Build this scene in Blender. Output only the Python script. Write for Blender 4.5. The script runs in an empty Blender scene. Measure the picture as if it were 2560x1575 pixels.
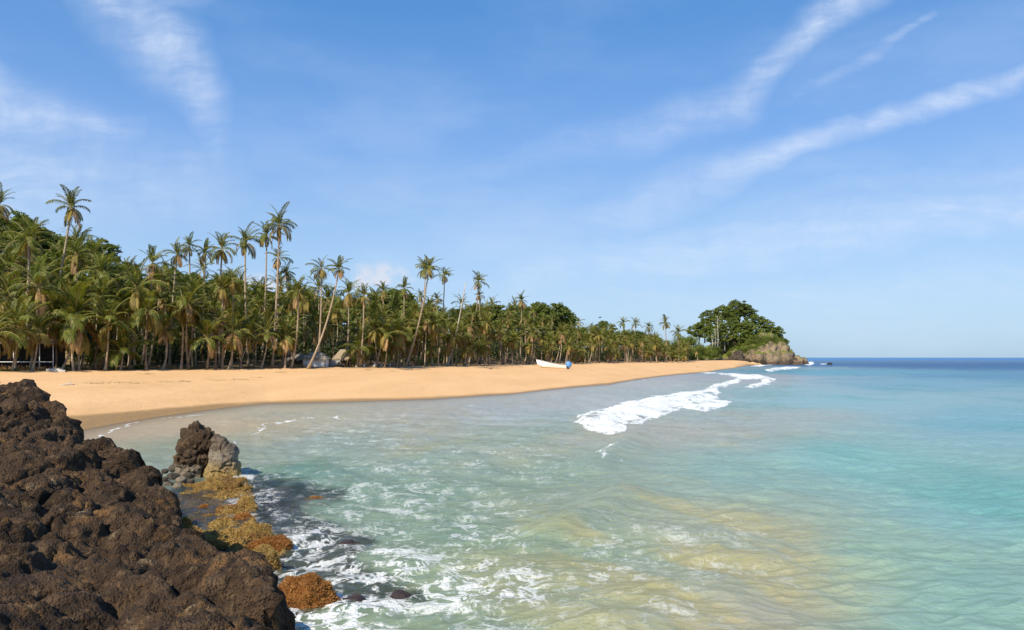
import bpy, math, random
import numpy as np
from math import radians, sin, cos, pi, sqrt

random.seed(11)
RNG = np.random.default_rng(5)
C = bpy.context.scene.collection
H = 3.6            # eye height above the sea
F = 2000.0         # focal length in photo pixels
HZ = 893.5         # horizon row in the photo

# ------------------------------------------------------------------ camera
cd = bpy.data.cameras.new('camera'); cam = bpy.data.objects.new('camera', cd); C.objects.link(cam)
cam.location = (0, 0, H); cam.rotation_euler = (radians(90), 0, 0)
cd.sensor_width = 36.0; cd.lens = 36.0*F/2560.0
cd.shift_y = (HZ-787.5)/2560.0
cd.clip_start = 0.1; cd.clip_end = 60000
bpy.context.scene.camera = cam

# ------------------------------------------------------------------ node helper
class NT:
    def __init__(self, tree):
        self.t = tree; self.n = tree.nodes; self.l = tree.links
        self.n.clear()
    def node(self, typ, **kw):
        nd = self.n.new(typ)
        for k, v in kw.items(): setattr(nd, k, v)
        return nd
    def put(self, sock, v):
        if isinstance(v, S): self.l.new(v.s, sock)
        elif isinstance(v, bpy.types.NodeSocket): self.l.new(v, sock)
        else: sock.default_value = v
    def math(self, op, a, b=None, c=None, clamp=False):
        nd = self.node('ShaderNodeMath', operation=op); nd.use_clamp = clamp
        for i, v in enumerate((a, b, c)):
            if v is not None: self.put(nd.inputs[i], v)
        return S(self, nd.outputs[0])
    def smooth(self, v, lo, hi, a=0.0, b=1.0, kind='SMOOTHSTEP'):
        nd = self.node('ShaderNodeMapRange'); nd.interpolation_type = kind; nd.clamp = True
        self.put(nd.inputs[0], v); self.put(nd.inputs[1], lo); self.put(nd.inputs[2], hi)
        self.put(nd.inputs[3], a); self.put(nd.inputs[4], b)
        return S(self, nd.outputs[0])
    def noise(self, vec, scale, detail=4, rough=0.55, dist=0.0, color=False):
        nd = self.node('ShaderNodeTexNoise')
        if vec is not None: self.put(nd.inputs['Vector'], vec)
        nd.inputs['Scale'].default_value = scale; nd.inputs['Detail'].default_value = detail
        nd.inputs['Roughness'].default_value = rough; nd.inputs['Distortion'].default_value = dist
        return S(self, nd.outputs['Color' if color else 'Fac'])
    def voro(self, vec, scale, feature='F1', out='Distance', rand=1.0):
        nd = self.node('ShaderNodeTexVoronoi', feature=feature)
        self.put(nd.inputs['Vector'], vec); nd.inputs['Scale'].default_value = scale
        nd.inputs['Randomness'].default_value = rand
        return S(self, nd.outputs[out])
    def mapping(self, vec, scale=(1, 1, 1), rot=(0, 0, 0), loc=(0, 0, 0)):
        nd = self.node('ShaderNodeMapping'); self.put(nd.inputs[0], vec)
        nd.inputs['Scale'].default_value = scale; nd.inputs['Rotation'].default_value = rot
        nd.inputs['Location'].default_value = loc
        return S(self, nd.outputs[0])
    def comb(self, x, y, z):
        nd = self.node('ShaderNodeCombineXYZ')
        for i, v in enumerate((x, y, z)): self.put(nd.inputs[i], v)
        return S(self, nd.outputs[0])
    def mix(self, f, a, b, blend='MIX'):
        nd = self.node('ShaderNodeMix', data_type='RGBA', blend_type=blend)
        self.put(nd.inputs[0], f)
        for i, v in ((6, a), (7, b)):
            if isinstance(v, tuple) and len(v) == 3: v = (*v, 1)
            self.put(nd.inputs[i], v)
        return S(self, nd.outputs[2])
    def vop(self, op, a, b=None):
        nd = self.node('ShaderNodeVectorMath', operation=op); self.put(nd.inputs[0], a)
        if b is not None: self.put(nd.inputs[1] if op != 'SCALE' else nd.inputs[3], b)
        return S(self, nd.outputs[0])
    def attr(self, name, out='Fac'):
        nd = self.node('ShaderNodeAttribute', attribute_name=name)
        return S(self, nd.outputs[out])
    def bump(self, h, strength=0.5, dist=0.1, normal=None):
        nd = self.node('ShaderNodeBump'); nd.inputs['Strength'].default_value = strength
        nd.inputs['Distance'].default_value = dist; self.put(nd.inputs['Height'], h)
        if normal is not None: self.put(nd.inputs['Normal'], normal)
        return S(self, nd.outputs[0])
    def shader_mix(self, f, a, b):
        nd = self.node('ShaderNodeMixShader'); self.put(nd.inputs[0], f)
        self.l.new(a.outputs[0] if hasattr(a, 'outputs') else a.s, nd.inputs[1])
        self.l.new(b.outputs[0] if hasattr(b, 'outputs') else b.s, nd.inputs[2])
        return nd
class S:
    def __init__(self, nt, s): self.nt = nt; self.s = s
    def __add__(self, o): return self.nt.math('ADD', self, o)
    __radd__ = __add__
    def __sub__(self, o): return self.nt.math('SUBTRACT', self, o)
    def __rsub__(self, o): return self.nt.math('SUBTRACT', o, self)
    def __mul__(self, o): return self.nt.math('MULTIPLY', self, o)
    __rmul__ = __mul__
    def __truediv__(self, o): return self.nt.math('DIVIDE', self, o)
    def abs(self): return self.nt.math('ABSOLUTE', self)
    def max(self, o): return self.nt.math('MAXIMUM', self, o)
    def min(self, o): return self.nt.math('MINIMUM', self, o)
    def pow(self, o): return self.nt.math('POWER', self, o)

# ------------------------------------------------------------------ world, sun, exposure
SUN_DIR = np.array([-0.46, -0.78, 0.0]); SUN_DIR /= np.linalg.norm(SUN_DIR)
SUN_EL = radians(42)
to_sun = np.array([SUN_DIR[0]*cos(SUN_EL), SUN_DIR[1]*cos(SUN_EL), sin(SUN_EL)])
sd_ = bpy.data.lights.new('sun', 'SUN'); sun = bpy.data.objects.new('sun', sd_); C.objects.link(sun)
sd_.energy = 5.0; sd_.angle = radians(0.53); sd_.color = (1.0, 0.91, 0.74)
import mathutils
sun.rotation_euler = mathutils.Vector(to_sun).to_track_quat('Z', 'Y').to_euler()
sun.location = (60, -60, 80)

world = bpy.data.worlds.new('World'); bpy.context.scene.world = world; world.use_nodes = True
w = NT(world.node_tree)
sky = w.node('ShaderNodeTexSky', sky_type='NISHITA'); sky.sun_disc = False
sky.sun_elevation = SUN_EL; sky.sun_rotation = math.atan2(SUN_DIR[0], SUN_DIR[1])
sky.altitude = 0; sky.air_density = 1.0; sky.dust_density = 0.6; sky.ozone_density = 2.2
tc = w.node('ShaderNodeTexCoord')
sep = w.node('ShaderNodeSeparateXYZ'); w.l.new(tc.outputs['Generated'], sep.inputs[0])
dx, dy, dz = (S(w, sep.outputs[i]) for i in range(3))
yy = dy.max(0.08)
U = dx/yy; V = dz/yy
warp1 = w.noise(w.comb(U, V, 0.0), 3.2, 4, 0.6, color=True)
wsep = w.node('ShaderNodeSeparateXYZ'); w.l.new(warp1.s, wsep.inputs[0])
U2 = U + (S(w, wsep.outputs[0]) - 0.5)*0.075
V2 = V + (S(w, wsep.outputs[1]) - 0.5)*0.11
def P2(px, py): return ((px-1280)/F, (HZ-py)/F)
def stroke(pts):
    """pts: (px, py, width_px, strength): a soft band of cirrus along a bent line"""
    out = None
    for (x0, y0, w0, a0), (x1, y1, w1, a1) in zip(pts[:-1], pts[1:]):
        ax, ay = P2(x0, y0); bx, by = P2(x1, y1); ex, ey = bx-ax, by-ay; L2 = ex*ex+ey*ey
        qx = U2-ax; qy = V2-ay
        h = w.math('MULTIPLY_ADD', qx, ex/L2, qy*(ey/L2), clamp=True)
        rx = qx-h*ex; ry = qy-h*ey
        d = (rx*rx+ry*ry).pow(0.5)
        wd = w.math('MULTIPLY_ADD', h, (w1-w0)/F, w0/F)
        al = w.math('MULTIPLY_ADD', h, a1-a0, a0)
        v = w.math('POWER', w.smooth(d/wd, 1.0, 0.0), 1.15)*al
        out = v if out is None else out.max(v)
    return out
strokes = [
    [(2200, -70, 90, .60), (2010, 90, 75, .62), (1905, 190, 70, .55), (1850, 265, 80, .5), (1640, 335, 80, .30), (1350, 390, 60, .16), (1100, 430, 40, .10)],
    [(2340, 20, 22, .30), (2150, 165, 30, .34), (1990, 262, 30, .14)],
    [(2640, 140, 50, .60), (2330, 262, 40, .60), (2030, 365, 46, .55), (1750, 450, 70, .34), (1450, 560, 90, .2)],
    [(230, -20, 70, .45), (320, 50, 90, .62), (430, 150, 80, .60), (515, 250, 50, .50), (550, 340, 50, .26), (560, 470, 90, .16)],
    [(480, -20, 70, .30), (360, 30, 60, .34)],
    [(-60, 250, 90, .50), (120, 300, 70, .50), (340, 330, 46, .26)],
    [(-60, 420, 110, .40), (250, 420, 90, .34), (420, 480, 80, .28), (600, 490, 60, .12)],
    [(-40, 180, 36, .42), (40, 200, 20, .14)],
    [(1300, 690, 120, .30), (1850, 600, 120, .46), (2300, 560, 110, .46), (2640, 500, 110, .46)],
    [(-80, 470, 150, .36), (250, 450, 150, .34), (560, 430, 100, .18)],
    [(1000, 700, 120, .14), (1500, 760, 110, .22), (2100, 740, 130, .26), (2640, 700, 130, .26)],
    [(2640, 430, 60, .26), (2200, 470, 60, .20), (1800, 520, 60, .10)],
]
cl = None
for st in strokes:
    v = stroke([(a,b,c*(1.08 if a > 1000 else 1.55),e*0.92) for a,b,c,e in st]); cl = v if cl is None else cl.max(v)
streak = w.noise(w.mapping(w.comb(U2, V2, 0.0), (3.0, 11.0, 1), (0, 0, radians(-22))), 2.6, 5, 0.62)
fine = w.noise(w.mapping(w.comb(U2, V2, 3.0), (6.0, 30.0, 1), (0, 0, radians(-24))), 2.4, 4, 0.6)
wis = w.noise(w.mapping(w.comb(U2, V2, 5.0), (7.0, 3.0, 1), (0, 0, radians(30))), 2.2, 6, 0.66)
cl = cl*w.smooth(streak, 0.2, 0.75, 0.68, 1.15)*w.smooth(fine, 0.3, 0.7, 0.66, 1.12)*w.smooth(wis, 0.3, 0.62, 0.66, 1.10)
# thin veil everywhere, more of it low down
gen = w.noise(w.mapping(tc.outputs['Generated'], (1.6, 1.6, 5.0)), 2.0, 5, 0.6)
veil = w.smooth(gen, 0.42, 0.8)*w.smooth(dz, 0.5, 0.08, 0.10, 0.26)
cl = cl.max(veil)
lowv = w.smooth(dz, 0.36, 0.0, 0.0, 0.10, 'LINEAR')
cl = cl + lowv
# a small heap cloud low over the grove
def puff(px, py, rx, ry):
    ax, ay = P2(px, py); a = (U2-ax)*(F/rx); b = (V2-ay)*(F/ry)
    return w.smooth((a*a+b*b).pow(0.5), 1.1, 0.35)
pf = puff(905, 692, 60, 34).max(puff(985, 688, 52, 30)).max(puff(660, 700, 70, 34)).max(puff(945, 705, 110, 20))
pf = pf*w.smooth(w.noise(w.comb(U, V, 1.0), 22, 5, 0.6), 0.34, 0.56)
skycol = w.mix(1.0, sky.outputs[0], (0.76, 1.0, 1.24), 'MULTIPLY')
hsv = w.node('ShaderNodeHueSaturation'); w.put(hsv.inputs['Color'], skycol); hsv.inputs['Saturation'].default_value = 1.08
SC = 5.0
ramp = w.node('ShaderNodeValToRGB'); w.put(ramp.inputs[0], dz)
stops = [(0.0, (2.55, 3.70, 5.0)), (.05, (2.80, 3.95, 5.45)), (.12, (2.55, 3.85, 5.65)), (.26, (1.40, 2.75, 5.45)), (.40, (.72, 2.05, 4.6)), (1.0, (.35, 1.3, 3.4))]
while len(ramp.color_ramp.elements) < len(stops): ramp.color_ramp.elements.new(0.5)
for e_, (q_, c_) in zip(ramp.color_ramp.elements, stops): e_.position = q_; e_.color = (*[v/8 for v in c_], 1)
grad = w.mix(1.0, S(w, ramp.outputs[0]), (8, 8, 8), 'MULTIPLY')
below = w.smooth(dz, -0.02, 0.0)
clear = w.mix(below*0.78, S(w, hsv.outputs[0]), grad)
skyc = w.mix(w.math('MINIMUM', cl, 1.0), clear, (SC*1.0, SC*1.14, SC*1.38))
skyc = w.mix(pf*0.55, skyc, (SC*1.20, SC*1.12, SC*1.14))
bg = w.node('ShaderNodeBackground'); w.put(bg.inputs[0], skyc); bg.inputs[1].default_value = 0.120
wo = w.node('ShaderNodeOutputWorld'); w.l.new(bg.outputs[0], wo.inputs[0])
vs = bpy.context.scene.view_settings
vs.view_transform = 'Standard'; vs.look = 'None'; vs.exposure = 0.30; vs.gamma = 1.0; vs.use_curve_mapping = False
bpy.context.scene.cycles.max_bounces = 6
bpy.context.scene.cycles.transparent_max_bounces = 12

# ------------------------------------------------------------------ numpy noise
def _h(ix, iy, iz, seed):
    h = (ix.astype(np.uint32)*np.uint32(374761393) + iy.astype(np.uint32)*np.uint32(668265263)
         + iz.astype(np.uint32)*np.uint32(2147483647) + np.uint32(seed*2654435761 & 0xffffffff))
    h = (h ^ (h >> np.uint32(13)))*np.uint32(1274126177)
    h = (h ^ (h >> np.uint32(15)))*np.uint32(2246822519)
    return h ^ (h >> np.uint32(16))
def h01(ix, iy, iz, seed): return _h(ix, iy, iz, seed).astype(np.float64)/4294967295.0
def vnoise(x, y, z=None, seed=0):
    x = np.asarray(x, float); y = np.asarray(y, float)
    z = np.zeros_like(x) if z is None else np.asarray(z, float)
    ix, iy, iz = (np.floor(a).astype(np.int64) for a in (x, y, z))
    fx, fy, fz = x-ix, y-iy, z-iz
    fx, fy, fz = (a*a*a*(a*(a*6-15)+10) for a in (fx, fy, fz))
    r = 0
    for a in (0, 1):
        wx = fx if a else 1-fx
        for b in (0, 1):
            wy = fy if b else 1-fy
            for c in (0, 1):
                wz = fz if c else 1-fz
                r = r + wx*wy*wz*h01(ix+a, iy+b, iz+c, seed)
    return r*2-1
def fbm(x, y, z=None, octv=4, seed=0, gain=0.5, ridged=False):
    a, s, r = 1.0, 0.0, 0.0
    for o in range(octv):
        k = 2.03**o
        n = vnoise(x*k+17*o, y*k-9*o, None if z is None else z*k+5*o, seed+o)
        if ridged: n = 1-2*np.abs(n)
        r = r+n*a; s += a; a *= gain
    return r/s
def worley(x, y, z, seed=0):
    ix, iy, iz = (np.floor(a).astype(np.int64) for a in (x, y, z))
    f1 = np.full(x.shape, 9.0); f2 = np.full(x.shape, 9.0)
    for a in (-1, 0, 1):
        for b in (-1, 0, 1):
            for c in (-1, 0, 1):
                jx, jy, jz = ix+a, iy+b, iz+c
                px = jx+h01(jx, jy, jz, seed); py = jy+h01(jx, jy, jz, seed+71); pz = jz+h01(jx, jy, jz, seed+137)
                d = (px-x)**2+(py-y)**2+(pz-z)**2
                f2 = np.minimum(f2, np.maximum(f1, d)); f1 = np.minimum(f1, d)
    return np.sqrt(f1), np.sqrt(f2)
def sstep(v, lo, hi):
    t = np.clip((v-lo)/(hi-lo), 0, 1); return t*t*(3-2*t)

# ------------------------------------------------------------------ mesh helpers
def mesh_from(name, V_, F_, mats=(), smooth=True, midx=None):
    """V_ (n,3); F_ list of arrays (m,3) or (m,4)"""
    me = bpy.data.meshes.new(name)
    V_ = np.asarray(V_, dtype=np.float32)
    if isinstance(F_, np.ndarray): F_ = [F_]
    loops = np.concatenate([np.asarray(f).ravel() for f in F_]).astype(np.int32)
    tot = np.concatenate([np.full(len(f), f.shape[1], dtype=np.int32) for f in F_])
    start = np.concatenate([[0], np.cumsum(tot)[:-1]]).astype(np.int32)
    me.vertices.add(len(V_)); me.vertices.foreach_set('co', V_.ravel())
    me.loops.add(len(loops)); me.loops.foreach_set('vertex_index', loops)
    me.polygons.add(len(tot)); me.polygons.foreach_set('loop_start', start); me.polygons.foreach_set('loop_total', tot)
    if midx is not None: me.polygons.foreach_set('material_index', np.asarray(midx, dtype=np.int32))
    me.polygons.foreach_set('use_smooth', np.full(len(tot), smooth))
    for m in mats: me.materials.append(m)
    me.update(calc_edges=True); me.validate()
    return me
def add_attr(me, name, arr):
    arr = np.asarray(arr, dtype=np.float32)
    if arr.ndim == 1:
        a = me.attributes.new(name, 'FLOAT', 'POINT'); a.data.foreach_set('value', arr)
    else:
        if arr.shape[1] == 3: arr = np.hstack([arr, np.ones((len(arr), 1), np.float32)])
        a = me.attributes.new(name, 'FLOAT_COLOR', 'POINT'); a.data.foreach_set('color', arr.ravel())
def link(name, me, parent=None, loc=None, rot=None, scale=None, **props):
    o = bpy.data.objects.new(name, me); C.objects.link(o)
    if parent is not None: o.parent = parent
    if loc is not None: o.location = loc
    if rot is not None: o.rotation_euler = rot
    if scale is not None: o.scale = scale if hasattr(scale, '__len__') else (scale,)*3
    for k, v in props.items(): o[k] = v
    return o
def thing(name, label, cat, loc=(0, 0, 0), rotz=0.0, group=None):
    o = link(name, None, loc=loc, rot=(0, 0, rotz), label=label, category=cat)
    o.empty_display_size = 0.3
    if group: o['group'] = group
    return o
def grid_faces(nr, nc):
    i = np.arange(nr*nc).reshape(nr, nc)
    return np.stack([i[:-1, :-1], i[:-1, 1:], i[1:, 1:], i[1:, :-1]], -1).reshape(-1, 4)
def tube(pts, radii, n=8, cap=True):
    pts = np.asarray(pts, float); m = len(pts)
    tan = np.gradient(pts, axis=0); tan /= np.linalg.norm(tan, axis=1)[:, None]+1e-9
    ref = np.array([0.31, 0.95, 0.05]); ref2 = np.array([1.0, 0, 0])
    V_ = []
    for p, t, r in zip(pts, tan, radii):
        q = ref if abs(t@ref) < 0.9 else ref2
        a = np.cross(t, q); a /= np.linalg.norm(a); b = np.cross(t, a)
        th = np.arange(n)*2*pi/n
        V_.append(p+r*(np.cos(th)[:, None]*a+np.sin(th)[:, None]*b))
    V_ = np.vstack(V_)
    Fq = []
    for k in range(m-1):
        for j in range(n):
            Fq.append((k*n+j, k*n+(j+1) % n, (k+1)*n+(j+1) % n, (k+1)*n+j))
    Fq = np.array(Fq)
    tri = np.zeros((0, 3), int)
    if cap:
        V_ = np.vstack([V_, pts[-1], pts[0]]); c = m*n
        tri = np.array([((m-1)*n+j, (m-1)*n+(j+1) % n, c) for j in range(n)] + [((j+1) % n, j, c+1) for j in range(n)])
    return V_, Fq, tri
class MB:
    """collects boxes, tubes and loose faces into one mesh"""
    def __init__(self): self.v = []; self.f4 = []; self.f3 = []; self.n = 0
    def add(self, V_, q=None, t=None):
        V_ = np.asarray(V_, float)
        if q is not None and len(q): self.f4.append(np.asarray(q)+self.n)
        if t is not None and len(t): self.f3.append(np.asarray(t)+self.n)
        self.v.append(V_); self.n += len(V_)
    def box(self, x0, x1, y0, y1, z0, z1):
        v = [(x, y, z) for x in (x0, x1) for y in (y0, y1) for z in (z0, z1)]
        self.add(v, [(0, 1, 3, 2), (4, 6, 7, 5), (0, 4, 5, 1), (2, 3, 7, 6), (0, 2, 6, 4), (1, 5, 7, 3)])
    def tube(self, pts, radii, n=8):
        if not hasattr(radii, '__len__'): radii = [radii]*len(pts)
        self.add(*tube(pts, radii, n))
    def mesh(self, name, mats, smooth=True):
        F_ = []
        if self.f4: F_.append(np.concatenate(self.f4))
        if self.f3: F_.append(np.concatenate(self.f3))
        return mesh_from(name, np.vstack(self.v), F_, mats, smooth)

# ------------------------------------------------------------------ materials
def material(name):
    m = bpy.data.materials.new(name); m.use_nodes = True
    nt = NT(m.node_tree); out = nt.node('ShaderNodeOutputMaterial')
    return m, nt, out
def pbsdf(nt, color, rough=0.8, normal=None, spec=0.3):
    b = nt.node('ShaderNodeBsdfPrincipled')
    if isinstance(color, tuple): color = (*color[:3], 1)
    nt.put(b.inputs['Base Color'], color); nt.put(b.inputs['Roughness'], rough)
    b.inputs['Specular IOR Level'].default_value = spec
    if normal is not None: nt.put(b.inputs['Normal'], normal)
    return b
def obj_coord(nt): return nt.node('ShaderNodeTexCoord').outputs['Object']
def world_pos(nt): return nt.node('ShaderNodeNewGeometry').outputs['Position']

def leaf_material(name, ca, cb, trans=0.35, tip=None):
    m, nt, out = material(name)
    rnd = S(nt, nt.node('ShaderNodeObjectInfo').outputs['Random'])
    n = nt.noise(world_pos(nt), 0.9, 3, 0.6)
    n2 = nt.noise(obj_coord(nt), 14, 2, 0.6)
    f = nt.math('ADD', rnd*0.45, nt.smooth(n, 0.3, 0.7)*0.55)
    c = nt.mix(f, ca, cb)
    c = nt.mix(nt.smooth(n2, 0.35, 0.75)*0.35, c, tuple(v*1.5 for v in cb))
    if tip:
        c = nt.mix(nt.smooth(nt.noise(world_pos(nt), 2.3, 2, 0.5), 0.56, 0.68)*0.7, c, tip)  # yellow patches at noise spots, sunlit highlights painted into the leaf colour
    b = pbsdf(nt, c, 0.55, spec=0.35)
    tr = nt.node('ShaderNodeBsdfTranslucent'); nt.put(tr.inputs[0], nt.mix(1.0, c, (1.25, 1.3, 0.6), 'MULTIPLY'))
    nt.l.new(nt.shader_mix(trans, b, tr).outputs[0], out.inputs[0])
    return m
M = {}
M['frond_green'] = leaf_material('green palm leaflets', (.040, .060, .009), (.155, .175, .020), tip=(.36, .27, .052))  # tip: yellow-olive of sunlit highlights, painted into the leaflets
M['frond_yellow'] = leaf_material('yellowing palm leaflets', (.19, .165, .032), (.38, .27, .07))
M['frond_dry'] = leaf_material('dry brown palm leaflets', (.21, .115, .045), (.40, .245, .10), 0.2)
M['undergrowth'] = leaf_material('undergrowth leaves darkened for shade', (.022, .034, .008), (.055, .070, .014), 0.15)  # leaf colour darkened to stand in for the shade beneath the palms
M['leaf_dark'] = leaf_material('dark broad leaves', (.050, .076, .013), (.125, .155, .026), 0.3)
M['leaf_mid'] = leaf_material('mid green broad leaves', (.062, .096, .014), (.150, .180, .028), 0.3)
M['leaf_pale'] = leaf_material('pale green scrub leaves', (.10, .145, .020), (.20, .225, .04), 0.3)

def simple(name, ca, cb, rough=0.85, scale=4, bs=0.4, bd=0.05, detail=4, spec=0.2, coord='obj', stretch=(1, 1, 1)):
    m, nt, out = material(name)
    co = nt.mapping(obj_coord(nt) if coord == 'obj' else world_pos(nt), stretch)
    n = nt.noise(co, scale, detail, 0.6); n2 = nt.noise(co, scale*5, 3, 0.6)
    c = nt.mix(nt.smooth(n, 0.3, 0.7), ca, cb)
    c = nt.mix(nt.smooth(n2, 0.3, 0.75)*0.4, c, tuple(v*0.6 for v in ca))
    b = pbsdf(nt, c, rough, nt.bump(n2, bs, bd), spec)
    nt.l.new(b.outputs[0], out.inputs[0]); return m
M['bark'] = simple('ringed palm bark', (.30, .22, .145), (.47, .37, .26), 0.9, 1.2, 0.6, 0.04, stretch=(1, 1, 3.5))
M['bark_dark'] = simple('dark weathered bark', (.14, .10, .07), (.26, .19, .13), 0.9, 1.5, 0.6, 0.04)
M['bark_pale'] = simple('pale grey bark', (.40, .36, .30), (.56, .50, .42), 0.9, 1.5, 0.4, 0.03)
M['limewash'] = simple('white limewash', (.72, .70, .66), (.82, .80, .76), 0.9, 3, 0.2, 0.02)
M['nut'] = simple('green brown coconut husk', (.20, .17, .04), (.40, .27, .08), 0.6, 5, 0.2, 0.02)
M['thatch'] = simple('weathered palm thatch', (.30, .22, .14), (.52, .42, .29), 0.95, 3, 0.9, 0.08, stretch=(6, 1, 1))
M['thatch_grey'] = simple('grey weathered thatch', (.22, .19, .16), (.40, .35, .29), 0.95, 3, 0.9, 0.08, stretch=(6, 1, 1))
M['white_paint'] = simple('chalky white paint', (.74, .74, .74), (.82, .82, .81), 0.7, 2, 0.1, 0.01)
M['grey_board'] = simple('grey weathered boards', (.30, .29, .27), (.46, .45, .42), 0.8, 2, 0.3, 0.02)
M['dark_wood'] = simple('dark timber', (.06, .045, .035), (.12, .09, .06), 0.85, 2, 0.3, 0.02)
M['dark_cloth'] = simple('dark shade netting', (.015, .016, .016), (.03, .03, .03), 0.9, 2, 0.3, 0.02)
M['blue_tarp'] = simple('blue motor cover', (.08, .25, .64), (.14, .36, .78), 0.5, 3, 0.4, 0.03, spec=0.4)
M['dark_metal'] = simple('dark motor casing', (.03, .03, .04), (.06, .06, .07), 0.4, 3, 0.1, 0.01, spec=0.5)
M['hull_white'] = simple('white boat paint', (.86, .86, .86), (.88, .88, .88), 0.4, 2, 0.05, 0.01, spec=0.5)
M['hull_inside'] = simple('grey boat inside', (.42, .44, .46), (.55, .56, .57), 0.6, 2, 0.05, 0.01)
M['keel'] = simple('ochre worn keel', (.30, .21, .10), (.42, .30, .15), 0.8, 2, 0.1, 0.01)
M['feather'] = simple('dark grey feathers', (.05, .05, .055), (.10, .10, .10), 0.8, 8, 0.1, 0.01)
M['drift'] = simple('bleached driftwood', (.42, .37, .30), (.6, .54, .45), 0.9, 3, 0.4, 0.03)
M['weed'] = simple('dried brown sea wrack', (.16, .12, .055), (.30, .22, .10), 0.95, 6, 0.5, 0.03)

def rock_material(name, stops, scale=1.0, bump=1.0, algae=None, rust=True, pale_low=None, wet=None):
    """stops: dark, mid, light colours; relief comes from the mesh plus fine bump"""
    m, nt, out = material(name)
    p = world_pos(nt)
    n1 = nt.noise(p, 1.3*scale, 6, 0.62); n2 = nt.noise(p, 5.5*scale, 6, 0.65, 0.4); n3 = nt.noise(p, 26*scale, 5, 0.7)
    v1 = nt.voro(p, 9*scale); v2 = nt.voro(p, 31*scale)
    c = nt.mix(nt.smooth(n1, 0.34, 0.66), stops[0], stops[1])
    c = nt.mix(nt.smooth(n2, 0.50, 0.74)*0.75, c, stops[2])
    c = nt.mix(nt.smooth(n3, 0.60, 0.80)*0.45, c, tuple(v*1.5 for v in stops[2]))
    c = nt.mix(nt.smooth(n3, 0.42, 0.25)*0.55, c, tuple(v*0.35 for v in stops[0]))
    if rust:
        rr = nt.noise(nt.mapping(p, loc=(7, 3, 1)), 1.7*scale, 5, 0.68)
        c = nt.mix(nt.smooth(rr, 0.55, 0.70)*0.65, c, (.30, .155, .055))
        tt = nt.noise(nt.mapping(p, loc=(-7, 13, 1)), 2.6*scale, 5, 0.7)
        c = nt.mix(nt.smooth(tt, 0.60, 0.72)*0.7, c, (.36, .26, .15))
    if pale_low:
        z = nt.node('ShaderNodeSeparateXYZ'); nt.l.new(p, z.inputs[0])
        zz = S(nt, z.outputs[2]) + (n2-0.5)*0.35
        lo, hi, col, k = pale_low
        c = nt.mix(nt.smooth(zz, hi, lo)*k, c, col)
    if algae:
        z = nt.node('ShaderNodeSeparateXYZ'); nt.l.new(p, z.inputs[0])
        zz = S(nt, z.outputs[2]) + (n2-0.5)*0.3
        c = nt.mix(nt.smooth(zz, algae[1], algae[0]), c, nt.mix(nt.smooth(n3, .35, .65), algae[2], algae[3]))
    hgt = n2*0.5+n3*0.32+nt.smooth(v1, 0.0, 0.55)*0.25+nt.smooth(v2, 0.0, 0.6)*0.16
    b = pbsdf(nt, c, 0.86, nt.bump(hgt, 1.0, 0.17/scale*bump), 0.25)
    nt.l.new(b.outputs[0], out.inputs[0]); return m
M['lava'] = rock_material('dark brown volcanic rock', ((.028, .017, .010), (.092, .055, .030), (.24, .150, .078)))
M['stack_dark'] = rock_material('dark stack rock', ((.05, .031, .019), (.10, .066, .038), (.19, .12, .07)), 2.0, 1.0,
                                pale_low=(0.28, 0.45, (.30, .25, .19), 0.7))
M['stack_pale'] = rock_material('pale weathered stack rock', ((.10, .073, .05), (.18, .135, .095), (.31, .25, .18)), 2.0, 1.0, rust=False,
                                algae=(0.12, 0.72, (.22, .135, .045), (.44, .32, .13)), pale_low=(0.6, 0.95, (.42, .36, .28), .6))
M['pebble_rock'] = rock_material('grey brown shore stones', ((.060, .048, .038), (.135, .108, .082), (.29, .24, .18)), 2.5, 1.0, rust=False)
M['algae_gold'] = rock_material('golden algae crust', ((.16, .085, .025), (.36, .235, .07), (.52, .38, .15)), 3.2, 1.3, rust=True)
M['algae_tan'] = rock_material('tan algae crust', ((.24, .15, .05), (.44, .31, .125), (.58, .44, .21)), 3.2, 1.3, rust=False)
M['algae_brown'] = rock_material('rusty brown algae crust', ((.15, .055, .015), (.30, .125, .035), (.42, .21, .06)), 3.2, 1.3, rust=False)
M['algae_blades'] = leaf_material('algae blades', (.24, .13, .035), (.48, .32, .10), 0.2)
M['algae_blades_brown'] = leaf_material('brown algae blades', (.20, .075, .018), (.40, .19, .05), 0.2)
M['reef'] = rock_material('dark wet reef', ((.050, .036, .040), (.095, .070, .068), (.16, .11, .085)), 1.5, 1.0, rust=False)
M['cliff'] = rock_material('ochre and grey cliff', ((.15, .115, .085), (.30, .23, .165), (.46, .36, .25)), 0.16, 6.0, rust=False,
                           pale_low=(1.2, 3.2, (.10, .075, .055), .85))

# ------------------------------------------------------------------ lie of the land
PXs = np.array([-900, -300, 203, 312, 446, 580, 669, 864, 1083, 1280, 1360, 1525, 1630, 1770, 1840, 1872, 1950, 2025, 2050, 2090, 2300, 5000.])
SHs = np.array([30, 34, 39.7, 44.6, 51.2, 58.5, 63.0, 65.5, 69.5, 79.0, 88, 107, 143, 197, 275, 369, 389, 411, 800, 3000, 9000, 9000.])
PXt = np.array([-900, -200, 0, 400, 700, 900, 1150, 1400, 1600, 1690, 1740, 1800, 1850, 1950, 2025, 2050, 2090, 2300, 5000.])
TRs = np.array([62, 76, 81, 92, 102, 114, 144, 193, 243, 280, 320, 372, 388, 402, 425, 900, 3300, 9900, 9900.])
PXh = np.array([-900, -200, 0, 150, 250, 340, 450, 600, 700, 850, 1000, 1100, 1200, 1300, 1400, 1440, 1500, 1600, 1660, 1720, 1800, 5000.])
SKY = np.array([520, 520, 545, 575, 610, 690, 670, 700, 712, 745, 757, 770, 768, 772, 790, 822, 822, 836, 850, 870, 885, 893.])
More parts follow.
